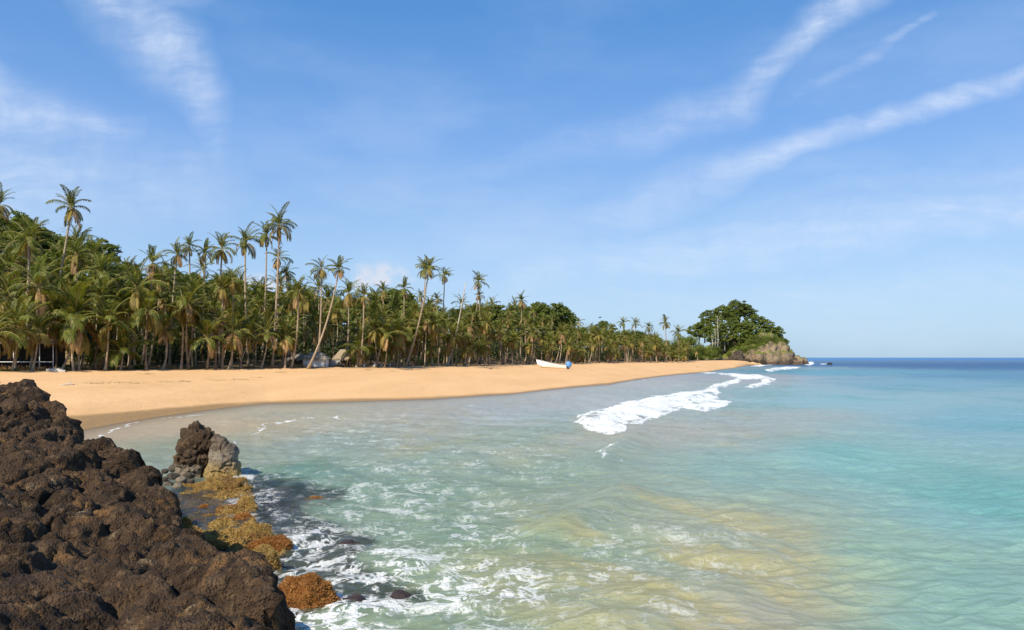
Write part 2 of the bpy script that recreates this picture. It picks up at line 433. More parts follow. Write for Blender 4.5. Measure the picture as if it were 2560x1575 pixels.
def shore(px): return np.interp(px, PXs, SHs)
def treel(px): return np.interp(px, PXt, TRs)
def canopy_py(px): return np.interp(px, PXh, SKY)
def hill_top(px):
    return np.maximum(0.0, H+(HZ-canopy_py(px))/F*(treel(px)+62)-6.5-2.2)
def ground_z(X, Y):
    X = np.asarray(X, float); Y = np.maximum(np.asarray(Y, float), 1.0)
    px = 1280+F*X/Y
    s = shore(px); t = treel(px)
    f = np.clip((Y-s)/(t-s), 0, 1)
    beach = 2.2*f**0.85
    sea = -np.minimum((s-Y)*0.040, 4.5)
    beach = beach-3.4*sstep(px, 1885, 1950)
    z = np.where(Y < s, sea, beach)
    back = np.clip(Y-t, 0, None)
    z = z+hill_top(px)*sstep(back, 6, 66)*(1-sstep(px, 1780, 1900))
    z = np.where(px > 2000, np.minimum(z, -0.5), z)
    return z
def gz(X, Y): return float(ground_z(np.array([X]), np.array([Y]))[0])
def at(px, py, z=0.0):
    d = (H-z)*F/(py-HZ); return (px-1280)/F*d, d
def pos(px, d): return (px-1280)/F*d, d

# beach and everything under it, out under the sea
u = np.concatenate([np.linspace(-1.25, -0.66, 40, endpoint=False), np.linspace(-0.66, 0.42, 420, endpoint=False), np.linspace(0.42, 1.3, 60)])
Yr = np.concatenate([np.linspace(1.5, 36, 60, endpoint=False), 36*np.exp(np.linspace(0, math.log(330/36.), 430, endpoint=False)), np.linspace(330, 520, 70, endpoint=False), np.geomspace(520, 1500, 16)])
UU, YY = np.meshgrid(u, Yr); XX = UU*YY
Z = ground_z(XX, YY)
pxg = 1280+F*UU
onb = sstep(YY-shore(pxg), -0.5, 3)
Z += onb*(0.05*fbm(XX*0.22, YY*0.22, seed=3)+0.018*fbm(XX*1.4, YY*1.4, seed=4, octv=3))*sstep(treel(pxg)+60-YY, 0, 10)
# little runnel step where the swash has cut the sand
Z += 0.05*sstep(YY-shore(pxg)-1.2+0.5*fbm(XX*.15, YY*.15, seed=8), -0.3, 0.3)*onb
ground_me = mesh_from('beach', np.stack([XX, YY, Z], -1).reshape(-1, 3), grid_faces(*XX.shape))
fdep = (YY-shore(pxg)); wetn = 0.9*fbm(XX*0.12, YY*0.12, seed=21)
add_attr(ground_me, 'wet', (1-sstep(fdep+wetn-np.interp(pxg, [200, 600, 900, 1400, 1700], [4.5, 1.2, 1.6, 1.4, 3]), -0.8, 0.9)).ravel())
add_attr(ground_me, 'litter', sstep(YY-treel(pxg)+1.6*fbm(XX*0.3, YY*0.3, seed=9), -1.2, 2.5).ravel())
m, nt, out = material('golden beach sand')
p = world_pos(nt)
n1 = nt.noise(nt.mapping(p, (0.16, 0.05, 1)), 1.0, 5, 0.6); n2 = nt.noise(p, 3.0, 5, 0.6); n3 = nt.noise(p, 40, 3, 0.6)
c = nt.mix(nt.smooth(n1, 0.3, 0.7), (.75, .46, .225), (.67, .40, .185))
c = nt.mix(nt.smooth(n2, 0.5, 0.75)*0.22, c, (.46, .29, .14))
c = nt.mix(nt.smooth(n3, 0.62, 0.74)*0.25, c, (.78, .56, .33))
spk = nt.noise(nt.mapping(p, (1, .5, 1)), 7.0, 4, 0.7)
c = nt.mix(nt.smooth(spk, 0.66, 0.72)*0.5, c, (.36, .235, .11))
wr = nt.noise(nt.mapping(p, (0.35, 0.06, 1), (0, 0, .08)), 2.6, 6, 0.72)
c = nt.mix(nt.smooth(wr, 0.655, 0.70)*0.55, c, (.27, .20, .09))
wet = nt.attr('wet'); lit = nt.attr('litter')
c = nt.mix(wet*0.85, c, (.30, .175, .055))
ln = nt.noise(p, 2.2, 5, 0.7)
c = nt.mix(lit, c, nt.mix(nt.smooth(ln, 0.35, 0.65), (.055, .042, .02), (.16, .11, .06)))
rough = nt.math('MULTIPLY_ADD', wet, -0.40, 0.93)
b = pbsdf(nt, c, rough, nt.bump(n2*0.9+n3*0.15+n1, 0.6, 0.16), 0.25)
nt.l.new(b.outputs[0], out.inputs[0]); ground_me.materials.append(m)
link('beach', ground_me, kind='structure')

# ------------------------------------------------------------------ the sea
def srgb(r, g, b_):
    v = np.array([r, g, b_])/255.0
    return np.where(v <= 0.04045, v/12.92, ((v+0.055)/1.055)**2.4)
def poly_sd(px, py, poly):
    """signed distance to a closed outline, positive inside"""
    P = np.array(poly, float); n = len(P)
    d = np.full(px.shape, 1e18); inside = np.zeros(px.shape, bool)
    for i in range(n):
        a = P[i]; b_ = P[(i+1) % n]; e = b_-a
        wx, wy = px-a[0], py-a[1]
        t = np.clip((wx*e[0]+wy*e[1])/(e@e), 0, 1)
        d = np.minimum(d, (wx-t*e[0])**2+(wy-t*e[1])**2)
        c1 = (a[1] > py) != (b_[1] > py)
        with np.errstate(divide='ignore', invalid='ignore'):
            xi = a[0]+(py-a[1])*(e[0])/(e[1] if e[1] != 0 else 1e-9)
        inside ^= (c1 & (px < xi))
    d = np.sqrt(d); return np.where(inside, d, -d)
def line_d(px, py, pts):
    P = np.array(pts, float); d = np.full(px.shape, 1e18)
    for a, b_ in zip(P[:-1], P[1:]):
        e = b_-a; wx, wy = px-a[0], py-a[1]
        t = np.clip((wx*e[0]+wy*e[1])/(e@e), 0, 1)
        d = np.minimum(d, (wx-t*e[0])**2+(wy-t*e[1])**2)
    return np.sqrt(d)
dyr = np.concatenate([np.linspace(770, 60, 470, endpoint=False), 60*np.exp(-np.linspace(0, math.log(60/0.25), 150))])
u = np.concatenate([np.linspace(-1.2, -0.66, 40, endpoint=False), np.linspace(-0.66, 0.66, 560, endpoint=False), np.linspace(0.66, 1.5, 70)])
Yw = H*F/dyr
UU, YY = np.meshgrid(u, Yw); XX = UU*YY
PX = 1280+F*UU; PY = HZ+H*F/YY
gzv = ground_z(XX, YY); dep = -gzv
# waves
near = sstep(dep, -0.05, 0.9)
fade = 1-sstep(YY, 60, 260)
Zw = np.zeros_like(XX)
swx, swy = -0.92, 0.39
ph = (XX*swx+YY*swy)
warp = 3.0*fbm(XX*0.05, YY*0.05, seed=31)
Zw += 0.060*np.sin(2*pi*(ph+warp)/11.0)*near*fade
Zw += 0.022*np.sin(2*pi*(XX*0.5+YY*0.86+2*warp)/5.3)*near*fade
for k, (lx, sc, a) in enumerate(((3.0, .40, .095), (1.3, .38, .055), (0.6, .38, .024), (0.25, .5, .006))):
    ang = (-0.5, 0.35, -0.1, 0.6)[k]
    xr = XX*cos(ang)+YY*sin(ang); yr = -XX*sin(ang)+YY*cos(ang)
    n = fbm(xr/lx, yr/(lx*sc), seed=41+k, octv=2, ridged=(k == 1))
    vis = 1-sstep(YY, 60*lx, 160*lx)
    Zw += a*n*near*vis
def W2(pts): return [at(*q) for q in pts]
ridges = [([(1380, 1335), (1480, 1290), (1545, 1255), (1575, 1235)], .7, .24), ([(1470, 1175), (1530, 1140), (1570, 1110), (1600, 1085)], .8, .26),
          ([(1960, 1150), (2080, 1135), (2150, 1128)], 1.1, .20), ([(1660, 1330), (1800, 1350), (1900, 1390)], .8, .11), ([(1500, 1560), (1650, 1490), (1800, 1470)], .7, .10), ([(1900, 1300), (2050, 1350), (2250, 1420), (2500, 1500)], 1.0, .10), ([(700, 1330), (1000, 1400), (1250, 1440)], .7, .08)]
for pts, wd, amp in ridges:
    d = line_d(XX, YY, W2(pts)); Zw += amp*np.exp(-(d/wd)**2)
# breaker foam
wx = 26*fbm(XX*0.35, YY*0.16, seed=51)+14*fbm(XX*1.3, YY*0.7, seed=53)*(1-sstep(YY, 40, 90)); wy = fbm(XX*0.7, YY*0.25, seed=52)
lsc = np.clip((PY-HZ)/120, 0.06, 3)
PXw, PYw = PX+wx*lsc*0.8, PY+wy*lsc*8
breakers = [
    [(1455, 1045), (1500, 1030), (1560, 1015), (1640, 993), (1720, 983), (1795, 976), (1790, 992), (1740, 1004), (1690, 1022), (1640, 1040), (1580, 1056), (1548, 1078), (1515, 1086), (1480, 1074), (1466, 1060)],
    [(1690, 1008), (1760, 1002), (1820, 1004), (1790, 1018), (1700, 1022)],
    [(1770, 976), (1780, 962), (1840, 945), (1800, 936), (1760, 932), (1830, 933), (1900, 936), (1945, 950), (1925, 962), (1880, 974), (1850, 968), (1905, 957), (1900, 950), (1860, 955), (1800, 975)],
    [(1908, 926), (1930, 920), (1970, 916), (2010, 918), (1985, 924), (1950, 928), (1920, 931)],
    [(2005, 912), (2020, 905), (2034, 904), (2036, 912), (2020, 915)],
    [(1865, 917), (1900, 912), (1950, 911.5), (1900, 917)],
]
foam = np.zeros_like(XX); swell = np.zeros_like(XX); streaks = 0.17*fbm(XX*0.9, YY*0.45, seed=55)
for pl in breakers:
    size = np.mean([q[1] for q in pl])-HZ
    s_ = poly_sd(PXw, PYw, pl); sf = max(1.2, size*0.07)
    foam = np.maximum(foam, sstep(s_, -sf*(1.5 if size > 100 else 1.0), sf*(.5 if size > 100 else 1.0))*np.where(s_ > 0, 0.74+2.0*streaks, 1))
    swell = np.maximum(swell, sstep(s_, -sf, sf*2.5))
for pts, wd, a in [([(1790, 978), (1730, 983), (1640, 993), (1560, 1012), (1500, 1028)], 5, 1.0), ([(1500, 1145), (1520, 1130), (1545, 1125), (1562, 1118)], 11, .62),
                   ([(1500, 1140), (1525, 1142), (1545, 1152)], 12, .50),
                   ([(1530, 1295), (1550, 1275)], 5, .55), ([(1740, 930), (1830, 937)], 2.5, .8), ([(2050, 910), (2068, 910)], 1.5, .8),
                   ([(560, 1130), (590, 1098), (625, 1076), (680, 1058), (740, 1048), (790, 1043), (830, 1040), (880, 1048)], 4.0, .64),
                   ([(1010, 1018), (1090, 1020)], 3, .55), ([(1560, 958), (1640, 946)], 3, .55), ([(1250, 1048), (1500, 1052)], 2, .3),
                   ([(225, 1100), (250, 1088), (320, 1064), (400, 1046), (520, 1031)], 3.2, .68),
                   ([(684, 1450), (720, 1495), (765, 1520), (830, 1515), (880, 1495)], 14, .62), ([(600, 1240), (640, 1262), (700, 1300), (760, 1330)], 15, .46), ([(690, 1350), (760, 1380), (860, 1400), (960, 1430)], 18, .48), ([(660, 1305), (720, 1310), (800, 1290)], 12, .44), ([(660, 1012), (880, 1010), (1000, 1004)], 1.6, .4),
                   ([(895, 1250), (930, 1225), (945, 1212)], 12, .50), ([(1660, 1280), (1700, 1292), (1760, 1290)], 4, .5)]:
    d = line_d(PXw, PYw, pts); foam = np.maximum(foam, a*np.exp(-(d/wd)**2))
Zw += 0.30*swell*sstep(YY, 30, 50)
# swash edge line along the shore
edge = np.exp(-((YY-shore(PX)+0.6+0.9*fbm(XX*0.1, YY*0.1, seed=77))/0.35)**2)
foam = np.maximum(foam, 0.60*edge*sstep(PX, 1000, 1300)*(1-sstep(PX, 1780, 1830)))
# lace foam: (px, py, rx, ry, strength)
lace = np.zeros_like(XX)
for (x, y, rx, ry, a) in [(820, 1530, 300, 120, .92), (740, 1380, 170, 110, .75), (960, 1440, 240, 140, .72), (1000, 1250, 320, 150, .44), (640, 1270, 90, 80, .55), (1180, 1500, 320, 150, .68),
                          (1500, 1450, 230, 200, .42), (1180, 1330, 260, 130, .52), (1250, 1150, 300, 120, .32), (1750, 1400, 350, 200, .30), (1700, 1530, 300, 100, .34),
                          (900, 1090, 300, 90, .32), (1700, 1060, 250, 70, .2), (2200, 1350, 500, 300, .12), (700, 1190, 120, 50, .34), (620, 1200, 60, 60, .55), (1150, 1060, 350, 60, .18)]:
    q = ((PX-x)/rx)**2+((PY-y)/ry)**2; lace = np.maximum(lace, a*np.exp(-q))
# body colour of the water (sediment, depth, grey-blue sky reflection painted in near shore): soft blend between soundings
ctrl = [(330, 1085, 168, 138, 98), (450, 1060, 170, 142, 100), (560, 1075, 166, 140, 92), (480, 1130, 120, 130, 100), (800, 1030, 150, 142, 112), (620, 1140, 120, 132, 112), (750, 1110, 116, 136, 122),
        (1000, 1030, 146, 142, 128), (1300, 1030, 140, 146, 148), (1150, 1110, 138, 138, 116), (900, 1150, 118, 138, 118), (1560, 1000, 146, 150, 152),
        (1700, 1075, 140, 136, 118), (1820, 1050, 124, 142, 132), (740, 1180, 66, 122, 98), (900, 1240, 98, 132, 104), (620, 1250, 60, 70, 70), (1100, 1300, 104, 130, 98),
        (1400, 1250, 118, 132, 102), (1700, 1300, 134, 138, 100), (1300, 1450, 120, 132, 88), (1600, 1500, 128, 136, 98), (1850, 1520, 142, 138, 98), (1150, 1540, 108, 130, 92),
        (1900, 1400, 134, 138, 92), (1450, 1380, 112, 134, 98), (1900, 1200, 92, 142, 128), (2150, 1150, 78, 150, 144), (2150, 1400, 98, 146, 122), (2400, 1500, 88, 144, 124), (2450, 1250, 70, 146, 142),
        (2500, 1050, 64, 142, 156), (2100, 1000, 82, 150, 158), (1950, 985, 96, 148, 152), (2300, 960, 62, 136, 158), (2100, 930, 68, 138, 156), (2500, 940, 46, 118, 150),
        (1780, 945, 140, 146, 150), (2350, 914, 16, 74, 130), (1900, 920, 120, 146, 156), (2150, 913, 24, 84, 134), (2500, 918, 24, 86, 136), (2100, 897, 4, 92, 150), (2500, 897, 3, 86, 146), (1700, 960, 150, 152, 152), (1400, 1000, 144, 146, 144)]
lnY = np.log(YY); Uc = UU
num = np.zeros(XX.shape+(3,)); den = np.zeros(XX.shape)
jx = Uc+0.035*fbm(XX*0.25, YY*0.12, seed=61); jy = lnY+0.10*fbm(XX*0.3, YY*0.1, seed=62)
for (x, y, r, g, b_) in ctrl:
    cu = (x-1280)/F; cy = math.log(H*F/max(1.5, y-HZ))
    q = ((jx-cu)/0.075)**2+((jy-cy)/0.13)**2
    wgt = 1/(q+0.6)**1.8
    k_ = srgb(r, g, b_); lum = k_.mean(); gy_ = 0.24*min(1, max(0, (y-905)/60))
    gy_ *= 1.9
    k_ = (k_*(1-gy_)+gy_*lum*np.array([1.0, 1.02, 0.98]))*(1.0+0.30*min(1, max(0, (y-905)/60)))
    if y < 900: k_ = k_*1.5
    if x > 1750 and y > 925: k_ = k_*np.array([1.07, 1.03, 1.07])
    num += wgt[..., None]*k_; den += wgt
tint = num/den[..., None]
# cloudy sand stirred up in drifting patches
sandy = sstep(fbm(XX*0.9+0.5*YY, YY*0.30, seed=66), -0.02, 0.40)*np.exp(-(((PX-1650)/480)**2+((PY-1440)/210)**2)**1.5)
sandy = np.maximum(sandy, 0.9*sstep(fbm(XX*0.5, YY*0.12, seed=67), 0.0, 0.4)*np.exp(-(((PX-1680)/260)**2+((PY-1075)/45)**2)))
sandy = np.maximum(sandy, 0.5*sstep(fbm(XX*0.5, YY*0.2, seed=68), 0.1, 0.5)*np.exp(-(((PX-1100)/420)**2+((PY-1110)/90)**2)))
tint = tint*(1-0.5*sandy[..., None])+0.5*sandy[..., None]*srgb(166, 150, 94)
green = sstep(fbm(XX*0.16, YY*0.10, seed=69, octv=3), -0.1, 0.6)*sstep(dep, 0.8, 2)
tint *= (1-0.22*green[..., None]*np.array([1, .35, .45]))
# clarity: thin swash and the pocket of reef by the rocks
clar = np.exp(-np.maximum(dep, 0)/0.10)*0.85
reefpoly = [(430, 1200), (600, 1180), (690, 1195), (880, 1215), (870, 1255), (760, 1270), (940, 1325), (960, 1372), (900, 1400), (1060, 1460), (1080, 1500), (820, 1530), (600, 1600), (420, 1500), (400, 1300)]
rs = poly_sd(PX+10*wy, PY+8*fbm(XX, YY, seed=71), reefpoly)
clar = np.maximum(clar, 0.76*sstep(rs+16*fbm(XX*1.6, YY*1.2, seed=73), -4, 22))
V_ = np.stack([XX, YY, Zw], -1).reshape(-1, 3)
Fq = grid_faces(*XX.shape)
gf = gzv.ravel()[Fq].min(1) < 0.25
Fq = Fq[gf]
used = np.zeros(len(V_), bool); used[Fq.ravel()] = True
remap = np.cumsum(used)-1
sea_me = mesh_from('sea', V_[used], remap[Fq])
add_attr(sea_me, 'tint', tint.reshape(-1, 3)[used]); add_attr(sea_me, 'foam', foam.ravel()[used])
add_attr(sea_me, 'lace', lace.ravel()[used]); add_attr(sea_me, 'clarity', clar.ravel()[used])
m, nt, out = material('sea water with foam')
p = world_pos(nt)
cp = nt.mapping(p, (1, 0.8, 1))
wv = nt.noise(p, 0.7, 3, 0.6, color=True)
pw = nt.vop('ADD', p, nt.vop('SCALE', wv, 1.6))
b1 = nt.noise(nt.mapping(p, (1, 1.5, 1), (0, 0, .3)), 2.2, 5, 0.62, 0.3)
b2 = nt.noise(nt.mapping(p, (1, 1.4, 1), (0, 0, -.5)), 9, 4, 0.6, 0.4)
b3 = nt.noise(nt.mapping(p, (.16, .22, 1)), 1.6, 5, 0.65)
nrm = nt.bump(b3, 0.7, 1.3)
nrm = nt.bump(b1, 0.75, 0.24, nrm); nrm = nt.bump(b2, 0.6, 0.055, nrm)
tn = nt.mix(nt.smooth(b1, .35, .7)*0.16, nt.attr('tint', 'Color'), nt.mix(1.0, nt.attr('tint', 'Color'), (.55, .78, .72), 'MULTIPLY'))
diff = nt.node('ShaderNodeBsdfDiffuse'); nt.put(diff.inputs[0], tn); nt.put(diff.inputs['Normal'], nt.bump(b1+b2*0.3, 0.30, 0.10))
trn = nt.node('ShaderNodeBsdfTransparent'); nt.put(trn.inputs[0], (.84, .82, .84, 1))
body = nt.shader_mix(nt.attr('clarity'), diff, trn)
gl = nt.node('ShaderNodeBsdfGlossy'); gl.inputs['Roughness'].default_value = 0.08; nt.put(gl.inputs['Normal'], nrm)
fr = nt.node('ShaderNodeFresnel'); fr.inputs[0].default_value = 1.33; nt.put(fr.inputs['Normal'], nrm)
surf = nt.shader_mix((S(nt, fr.outputs[0])*0.92).min(0.46), body, gl)
# foam: solid breakers broken up by noise, plus a net of lace lines
fn = nt.noise(nt.mapping(p, (1, .55, 1)), 2.4, 6, 0.68); fn2 = nt.noise(p, 13, 3, 0.65)
fo = nt.smooth(nt.attr('foam')+(fn-0.5)*0.95+(fn2-0.5)*0.35, 0.52, 0.72)*nt.smooth(nt.attr('foam'), 0.08, 0.3)
def ridge(scale, wdt, off):
    wdt *= 1.9
    q = nt.noise(nt.mapping(pw, (1, 1, 1), loc=off), scale, 3, 0.55, 0.5)
    return nt.smooth((q-0.5).abs(), wdt, 0.0)
lac = nt.attr('lace')
net = ridge(1.25, 0.035, (0, 0, 0)).max(ridge(2.6, 0.045, (5, 2, 0))*0.9).max(ridge(0.75, 0.022, (9, 4, 0)))
pat = nt.smooth(nt.noise(nt.mapping(pw, loc=(3, 3, 0)), 0.8, 5, 0.7), 0.40, 0.66)
lf = nt.smooth(net*nt.smooth(fn, .30, .62)*(pat*0.75+0.35)*(lac*1.9+0.05), 0.12, 0.60)
blot = nt.smooth(pat*nt.smooth(fn, 0.4, 0.75)*lac, 0.34, 0.62)*0.9
ff = fo.max(lf*nt.smooth(lac, 0.05, 0.9, 0.25, 0.9)).max(blot*nt.smooth(lac, 0.3, 0.9, 0.3, 1.0))
fd = nt.node('ShaderNodeBsdfDiffuse'); fd.inputs[0].default_value = (.80, .81, .80, 1)
nt.put(fd.inputs['Normal'], nt.bump(fn2+fn*1.5, 0.8, 0.10))
fin = nt.shader_mix(ff.min(0.97), surf, fd)
nt.l.new(fin.outputs[0], out.inputs[0]); sea_me.materials.append(m)
link('sea', sea_me, kind='structure')

# ------------------------------------------------------------------ dark reef shelf under the near water
gx = np.linspace(-11, -0.6, 170); gy = np.linspace(7, 26, 260)
RX, RY = np.meshgrid(gx, gy); rpx = 1280+F*RX/RY; rpy = HZ+H*F/RY
rs = poly_sd(rpx, rpy, reefpoly)
RZ = -1.2+sstep(rs, -30, 25)*0.98+0.22*fbm(RX*1.2, RY*1.2, seed=81)+0.10*fbm(RX*4, RY*4, seed=82)
RZ = np.minimum(RZ, -0.06)
link('reef_shelf', mesh_from('reef_shelf', np.stack([RX, RY, RZ], -1).reshape(-1, 3), grid_faces(*RX.shape), [M['reef']]), kind='structure')

# ------------------------------------------------------------------ foreground lava outcrop
edge_px = [(690, 1760, 5.2), (694, 1575, 6.6), (700, 1450, 7.8), (672, 1428, 8.3), (620, 1408, 8.8), (574, 1392, 9.3), (562, 1366, 9.6), (528, 1364, 9.8), (500, 1352, 10.2), (470, 1344, 10.6), (446, 1330, 11.2),
           (458, 1290, 11.7), (436, 1250, 12.1), (404, 1205, 12.6), (388, 1175, 12.8), (384, 1160, 13.0), (350, 1145, 13.1), (345, 1110, 13.3), (322, 1085, 13.5), (300, 1078, 13.6), (270, 1092, 13.8), (236, 1094, 14.0), (206, 1074, 14.3), (200, 1045, 14.5), (176, 1012, 14.8),
           (128, 992, 15.1), (104, 970, 15.4), (100, 948, 15.6), (70, 946, 15.9), (45, 958, 16.0), (0, 952, 16.4), (-120, 930, 17.0), (-400, 880, 18.0)]
edge = [((x-1280)/F*d, d, H-(y-HZ)/F*d) for x, y, d in edge_px]
edge = [(-0.2, 1.0, 1.7), (-1.1, 3.2, 1.55)]+edge
inner = [(-2.2, 2.0, 1.9), (-2.6, 5.0, 1.40), (-3.4, 6.6, 1.30), (-3.6, 8.2, 1.22), (-4.6, 5.5, 1.62), (-5.2, 8.6, 1.45), (-5.4, 10.6, 1.40), (-6.6, 7.4, 1.95),
         (-7.4, 10.2, 2.05), (-7.6, 12.6, 2.25), (-9.6, 9.0, 2.55), (-9.6, 12.6, 2.75), (-12.5, 11, 3.0), (-13, 15, 3.2), (-6, 3, 2.0), (-10, 5, 2.4), (-15, 8, 3.1), (-6.3, 11.8, 1.75), (-4.5, 9.6, 1.25), (-8.6, 14.0, 2.62), (-11.0, 15.6, 3.1)]
CP = np.array(edge+inner)
def tps_fit(P, z, lam=0.02):
    n = len(P); d = np.linalg.norm(P[:, None]-P[None], axis=2); K = np.where(d > 0, d*d*np.log(d+1e-12), 0)+lam*np.eye(n)
    A = np.zeros((n+3, n+3)); A[:n, :n] = K; A[:n, n] = 1; A[:n, n+1:] = P; A[n, :n] = 1; A[n+1:, :n] = P.T
    return np.linalg.solve(A, np.concatenate([z, np.zeros(3)]))
wts = tps_fit(CP[:, :2], CP[:, 2])
def tps(X, Y):
    r = wts[-3]+wts[-2]*X+wts[-1]*Y
    for (cx, cy), q in zip(CP[:, :2], wts[:-3]):
        d2 = (X-cx)**2+(Y-cy)**2; r = r+q*0.5*d2*np.log(d2+1e-12)
    return r
st = 0.027
gx = np.arange(-14.5, -0.2, st); gy = np.arange(1.6, 18.5, st)
GX, GY = np.meshgrid(gx, gy)
outline = [(e[0], e[1]) for e in edge]+[(-22, 22), (-22, -2), (-0.2, -1)]
GXw = GX+0.10*fbm(GX*1.3, GY*1.3, seed=91)+0.05*fbm(GX*4, GY*4, seed=92)
GYw = GY+0.10*fbm(GX*1.3, GY*1.3, seed=93)+0.05*fbm(GX*4, GY*4, seed=94)
sdist = poly_sd(GXw, GYw, outline)-0.10
GZ = tps(GX, GY)-0.07*sstep(GY, 9, 14)
o = np.maximum(-sdist, 0)
GZ = GZ-o*4.5-0.9*np.maximum(o-0.2, 0)
keep = GZ > -0.9
GZ = np.maximum(GZ, -0.9)
# big blocks stepping the slope
w1, w2 = worley(GX*0.62, GY*0.62, GZ*0.62, 5)
GZ = GZ+0.20*(0.62-w1)
nz = np.stack([-np.gradient(GZ, st, axis=1), -np.gradient(GZ, st, axis=0), np.ones_like(GZ)], -1)
nz /= np.linalg.norm(nz, axis=-1)[..., None]
P = np.stack([GX, GY, GZ], -1)
def lava_disp(x, y, z, s=1.0):
    wxx = x+0.25*fbm(x*1.7, y*1.7, z*1.7, 2, 101); wyy = y+0.25*fbm(x*1.7, y*1.7, z*1.7, 2, 103)
    a1, a2 = worley(wxx*1.7, wyy*1.7, z*1.7, 7); b1_, b2_ = worley(wxx*4.1, wyy*4.1, z*4.1, 9); c1_, c2_ = worley(x*10.5, y*10.5, z*10.5, 11)
    d = 0.26*(0.5-a1*a1*1.2)+0.04*np.minimum(a2-a1, 0.2)*5-0.08
    pat = 0.6+0.7*fbm(x*0.7, y*0.7, z*0.7, 2, 115)
    d += pat*(0.075*(0.45-b1_*b1_*1.2)+0.022*np.minimum(b2_-b1_, 0.2)*5)
    d += pat*0.034*(0.5-c1_)-0.05*np.clip(fbm(x*5, y*5, z*5, 2, 117)-0.25, 0, 1)
    d += 0.10*fbm(x*0.9, y*0.9, z*0.9, 4, 105)+0.022*fbm(x*9, y*9, z*9, 3, 107)
    rg = fbm(x*2.3, y*2.3, z*2.3, 4, 119, 0.55, True)
    d += 0.15*rg-0.055*np.clip(0.15-fbm(x*6.5, y*6.5, z*6.5, 2, 121, 0.5, True), 0, 1)
    crack = np.exp(-(fbm(x*0.8, y*0.8, z*1.4, 3, 109)/0.035)**2)
    d -= 0.16*crack
    return d*s
disp = lava_disp(P[..., 0], P[..., 1], P[..., 2])
P = P+nz*disp[..., None]
P[..., 0] += 0.03*fbm(GX*7, GY*7, GZ*7, 2, 111); P[..., 1] += 0.03*fbm(GX*7, GY*7, GZ*7, 2, 113)
Fq = grid_faces(*GX.shape); kf = keep.ravel()[Fq].any(1)
kf &= ~((GX.ravel()[Fq].min(1) > -2.6) & (GY.ravel()[Fq].max(1) < 0.0))
Fq = Fq[kf]; used = np.zeros(P.shape[0]*P.shape[1], bool); used[Fq.ravel()] = True; remap = np.cumsum(used)-1
lava_me = mesh_from('rock_outcrop', P.reshape(-1, 3)[used], remap[Fq], [M['lava']])
link('rock_outcrop', lava_me, label='huge rough dark brown volcanic outcrop filling the lower left foreground', category='rock')

# ------------------------------------------------------------------ loose rocks
def ico(sub):
    import bmesh
    bm = bmesh.new(); bmesh.ops.create_icosphere(bm, subdivisions=sub, radius=1.0)
    V_ = np.array([v.co[:] for v in bm.verts]); T = np.array([[v.index for v in f.verts] for f in bm.faces]); bm.free()
    return V_, T
ICO5 = ico(6); ICO4 = ico(5); ICO3 = ico(4)
def profile_rock(zs, xl, xr, depth, seed, sc=1.0, amp=1.0, ic=ICO5):
    V_, T = ic; z = (V_[:, 2]+1)/2
    zz = zs[0]+(zs[-1]-zs[0])*z
    L = np.interp(zz, zs, xl); R = np.interp(zz, zs, xr)
    rad = np.sqrt(np.maximum(1-V_[:, 2]**2, 1e-6)); ux = V_[:, 0]/rad; uy = V_[:, 1]/rad
    cap = np.minimum(1, (rad*1.5))**0.7
    X = (L+R)/2+(R-L)/2*ux*cap; Y = depth*uy*cap*np.interp(z, [0, .6, 1], [1, .85, .5])
    Pn = np.stack([X, Y, zz], -1); nrm = np.stack([ux*rad, uy*rad, V_[:, 2]], -1)
    q = Pn*sc+seed*3.7
    d = lava_disp(q[:, 0]*1.5, q[:, 1]*1.5, q[:, 2]*1.5)*amp
    return Pn+nrm*d[:, None], T
# sea stack at left: two blocks split by a cleft, with a knob
sx, sy = at(512, 1190)
k = sy/F*0.3538     # one zoom pixel in metres
st_ = thing('sea_stack', 'jagged dark boulder with a pale cleft right half standing upright in the shallows', 'rock', (sx, sy, 0))
def zp(zx, zy): return ((380+0.3538*zx-512)/F*sy, H-(1040+0.3538*zy-HZ)/F*sy)
def prof(rows):   # rows: (zoom y, zoom x left, zoom x right), top to bottom
    zs = []; xl = []; xr = []
    for zy, a, b_ in rows[::-1]:
        zs.append(zp(0, zy)[1]); xl.append(zp(a, zy)[0]); xr.append(zp(b_, zy)[0])
    return np.array(zs), np.array(xl), np.array(xr)
zs, xl, xr = prof([(68, 285, 330), (90, 262, 352), (120, 214, 430), (160, 205, 450), (210, 198, 440), (270, 216, 425), (330, 226, 400), (380, 250, 372), (430, 260, 350), (490, 260, 350)])
Vv, T = profile_rock(zs, xl, xr, 0.50, 1, 1.3, 0.75)
link('dark_block', mesh_from('dark_block', Vv, T, [M['stack_dark']]), st_, label='dark knobbly left half of the boulder')
zs, xl, xr = prof([(128, 440, 480), (150, 425, 530), (190, 440, 570), (240, 430, 596), (300, 405, 612), (360, 395, 622), (420, 380, 640), (490, 360, 650)])
Vv, T = profile_rock(zs, xl, xr, 0.45, 2, 0.9, 0.42)
link('pale_block', mesh_from('pale_block', Vv, T, [M['stack_pale']]), st_, loc=(0.02, -0.12, 0), label='pale weathered right half crusted with golden algae')
zs, xl, xr = prof([(268, 175, 200), (285, 158, 220), (330, 160, 232), (370, 180, 250), (420, 190, 250)])
Vv, T = profile_rock(zs, xl, xr, 0.16, 3, 2.0, 0.3, ICO4)
link('knob', mesh_from('knob', Vv, T, [M['stack_dark']]), st_, loc=(0, -0.1, 0))

